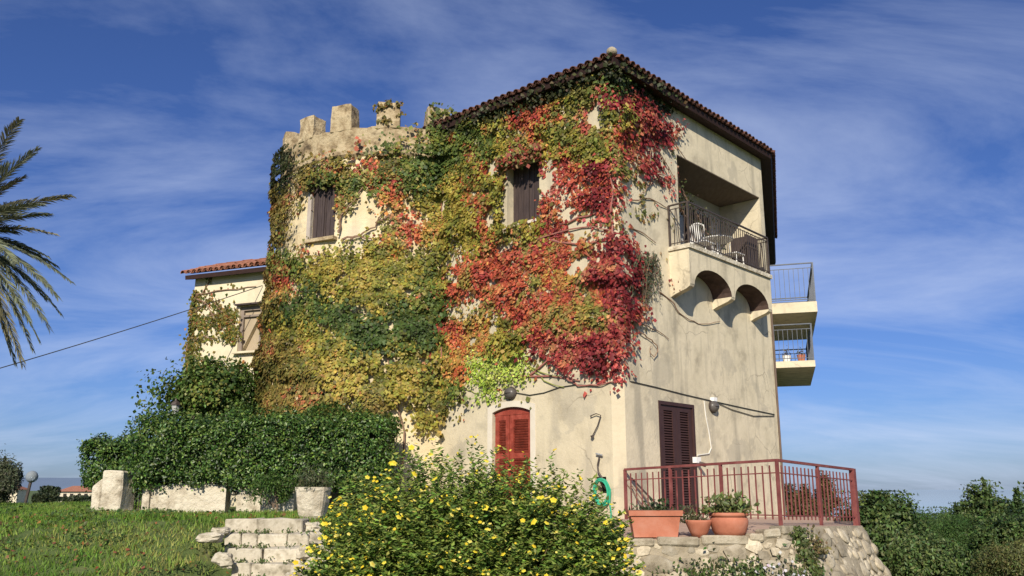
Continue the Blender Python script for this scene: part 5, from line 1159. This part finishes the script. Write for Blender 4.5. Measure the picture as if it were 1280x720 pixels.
for px, Y, tp_, rx_, lb in ((1085, 30, 632, 40, 'green tree behind the dark shoots at the railing end'), (1140, 34, 644, 46, 'green tree low between the dark shoots and the feathery tree'), (1190, 38, 640, 50, 'rounded green tree farthest back in the thicket'), (1250, 36, 634, 46, 'green tree behind the twiggy topped tree'), (1310, 32, 630, 50, 'green tree behind the last shoots of the thicket')):
    tree_px('broadleaf_tree', lb, px, tp_, 735, Y, rx_, GR[1:], 7000, .19, .35, .8, 3)
for px, Y, tp_, lb in ((1005, 24.5, 612, 'brownish shrub behind the railing next to the house corner'), (1030, 26, 596, 'tall brown green shrub seen through the red railing'), (985, 27, 606, 'small dark shrub behind the drainpipe corner')):
    tree_px('garden_shrub', lb, px, tp_, 668, Y, 16, [(.10, .075, .03), (.12, .10, .04), (.07, .08, .03)], 2600, .13, .35, .9, 2, 20, 'shrub')
for px, tp_, Y, rx_, lb in ((2, 580, 38, 24, 'grey green olive tree beside the globe lamp'), (-40, 560, 42, 50, 'larger grey green tree left of the olive tree')):
    tree_px('olive_tree', lb, px, tp_, 640, Y, rx_, [(.085, .10, .055), (.11, .125, .07), (.07, .085, .045)], 6000, .22, .25, .8, 2, 30)
for px, tp_, Y, rx_, lb in ((62, 606, 70, 14, 'small dark tree left of the white far house'), (52, 616, 66, 9, 'dark round bush behind the globe lamp'), (95, 619, 74, 28, 'dark hedge row below the white far house'), (125, 616, 72, 20, 'dark bush between the far house and the hedge')):
    tree_px('distant_tree', lb, px, tp_, 632, Y, rx_, [(.03, .045, .02), (.045, .06, .025)], 1500, .35, .4, .6, 0, 18)
# far house with red roof
D = 240; cxx = xs(95, D); e = empty('distant_house', (cxx, D, gz(cxx, D))); tag(e, 'white far house with a low red roof beyond the lawn', 'house'); sc = D / 1112; w2 = 21 * sc
zt_ = EZ - (614 - 610) * sc
MB().box((cxx, D + 4, (zt_ + gz(cxx, D)) / 2), (w2 * 2, 8, zt_ - gz(cxx, D))).build('wall', white_wall, e)
mb = MB(); mb.hexa([(cxx - w2 - .5, D - .7, zt_), (cxx + w2 + .5, D - .7, zt_), (cxx + w2 + .5, D + 8.7, zt_), (cxx - w2 - .5, D + 8.7, zt_)], [(cxx - w2 + 2, D + 3.5, zt_ + 1.5), (cxx + w2 - 2, D + 3.5, zt_ + 1.5), (cxx + w2 - 2, D + 4.5, zt_ + 1.5), (cxx - w2 + 2, D + 4.5, zt_ + 1.5)]); mb.build('roof', tile_w, e)
for q in (-.6, -.2, .25, .65): MB().box((cxx + w2 * q, D - .02, zt_ - 1.1), (.9, .1, 1.1)).build('window', dark_in, e)
for i, (px, wv, Dd) in enumerate(((24, 12, 330), (150, 16, 380))):
    sc = Dd / 1112; x = xs(px, Dd); g = gz(x, Dd); e = empty('distant_house', (x, Dd, g)); tag(e, ['pale far house peeping out beside the olive tree', 'pale far house behind the hedges'][i], 'house')
    MB().box((x, Dd, (g + EZ - .5) / 2), (wv * sc, 8, EZ - .5 - g)).build('wall', plaster_w, e); mb = MB(); frustum(mb, (x, Dd, EZ - .5), wv * sc + 1, 9, wv * sc - 3, .5, 0, 1.4); mb.build('roof', tile_w, e)
# globe lamp
gl = at_y(40, 595, 29); gzl = gz(gl.x, 29); e = empty('globe_lamp', (gl.x - .12, 29, gzl)); tag(e, 'clear globe garden lamp on a leaning black pole', 'lamp')
MB().tube([(gl.x - .14, 29, gzl - .1), (gl.x - .02, 29, gl.z - .18)], .05, 8).build('pole', iron, e); MB().lathe((gl.x - .02, 29, gl.z - .20), [(.06, 0), (.10, .03), (.07, .06)], 12).build('collar', iron, e)
gm = bpy.data.materials.new('smoked_glass'); gm.use_nodes = True; bb = gm.node_tree.nodes['Principled BSDF']; bb.inputs['Base Color'].default_value = (.32, .36, .40, 1); bb.inputs['Roughness'].default_value = .08; bb.inputs['Transmission Weight'].default_value = .35; bb.inputs['IOR'].default_value = 1.1
MB().lathe((gl.x, 29, gl.z - .02), [(.02, -.19)] + [(.19 * math.sin(t), -.19 * math.cos(t)) for t in np.linspace(.3, 2.9, 12)] + [(.01, .19)], 18).build('globe', gm, e, True)

# ------------------------------------------------------------------ grass
def grass(name, label, n, xr, yr, cols, hmin, hmax, wd, reject=None):
    x = RNG.uniform(*xr, n); y = yr[0] + (yr[1] - yr[0]) * RNG.random(n) ** 1.25
    if reject is not None: k = ~reject(x, y); x, y = x[k], y[k]
    k = vnoise(np.stack([x, y, x * 0 + 9], -1), 1.7) * .6 + vnoise(np.stack([x, y, x * 0 + 3], -1), 5.0) * .4 > .30; x, y = x[k], y[k]
    n = len(x); z = ground_z(x, y); pn = vnoise(np.stack([x, y, x * 0], -1), .8); pn2 = vnoise(np.stack([x, y, x * 0 + 5], -1), 3)
    h = RNG.uniform(hmin, hmax, n) * (.55 + .9 * pn2); a = RNG.uniform(0, 2 * math.pi, n); lean = RNG.normal(size=(n, 2)) * .45 * h[:, None]
    V = np.empty((n, 3, 3)); dx, dy = np.cos(a) * wd, np.sin(a) * wd
    V[:, 0] = np.stack([x - dx, y - dy, z - .01], -1); V[:, 1] = np.stack([x + dx, y + dy, z - .01], -1); V[:, 2] = np.stack([x + lean[:, 0], y + lean[:, 1], z + h], -1)
    ci = np.clip((pn * 1.2 - .22 + RNG.normal(size=n) * .22) * len(cols), 0, len(cols) - 1).astype(int); col = np.repeat(vary(np.array(cols)[ci], n, .18, .08), 3, axis=0)
    o = raw_obj(name, V.reshape(-1, 3), np.arange(n * 3).reshape(-1, 3), col, GRASS, None, 'stuff'); tag(o, label, 'grass'); return o
def rej(x, y): return ((x > -4.45 + (14 - y) * .08) & (x < -3.0) & (y > 11.7) & (y < 14.4)) | ((y > 18.9) & (x > -8.6) & (x < 0)) | ((x > -2.9) & (y > 14.5))
GC = [(.11, .20, .032), (.14, .24, .038), (.18, .28, .05), (.22, .30, .06), (.29, .31, .09)]
grass('grass', 'rough green lawn with dry patches on the bank left of the steps', 170000, (-19, -1.9), (9.5, 30), GC, .03, .115, .012, rej)
grass('grass', 'green weeds and grass below the bush and the rubble wall', 16000, (-1.9, 9), (9.5, 14.3), GC[:4], .05, .18, .010)

n = 7000; cx_ = RNG.uniform(-17, -4.8, 260); cy_ = RNG.uniform(10.5, 24, 260); i = RNG.integers(0, 260, n); x = cx_[i] + RNG.normal(size=n) * .13; y = cy_[i] + RNG.normal(size=n) * .13
k = ~rej(x, y); x, y = x[k], y[k]; n = len(x); P = np.stack([x, y, ground_z(x, y) + RNG.uniform(.01, .13, n)], -1)
tag(leaf_obj('lawn_weeds', P, RNG.normal(size=(n, 3)) * .6 + np.array([0, -.3, 1]), .075 * RNG.uniform(.5, 1.3, n), vary((.075, .125, .03), n), TLEAF, None, wid=.32), 'broad leaved green weeds tufted through the rough lawn', 'weeds')
n = 900; x = RNG.uniform(-9, -2.2, n); y = RNG.uniform(11.5, 18.5, n); P = np.stack([x, y, ground_z(x, y) + .03 + RNG.random(n) * .05], -1)
tag(leaf_obj('fallen_leaves', P, RNG.normal(size=(n, 3)) * .4 + np.array([0, -.2, 1]), .07 * RNG.uniform(.6, 1.2, n), vary((.24, .11, .045), n, .3, .15), LEAF, None), 'brown fallen creeper leaves scattered on the grass near the steps', 'leaves')

n = 900; P = []
for _ in range(n):
    i = random.randrange(1, 6); yf = 14.05 - .33 * i; P.append((xs(random.choice([288, 306, 326, 333, 362, 386]) + random.gauss(0, 4), yf), yf + random.uniform(-.02, .30), 1.225 - .195 * i + abs(random.gauss(0, .03))))
tag(leaf_obj('step_weeds', np.array(P), RNG.normal(size=(n, 3)) * .6 + np.array([0, -.5, .8]), .05 * RNG.uniform(.5, 1.3, n), vary((.09, .125, .035), n), TLEAF, None, wid=.25), 'tiny green weeds in the joints of the stone steps', 'weeds')
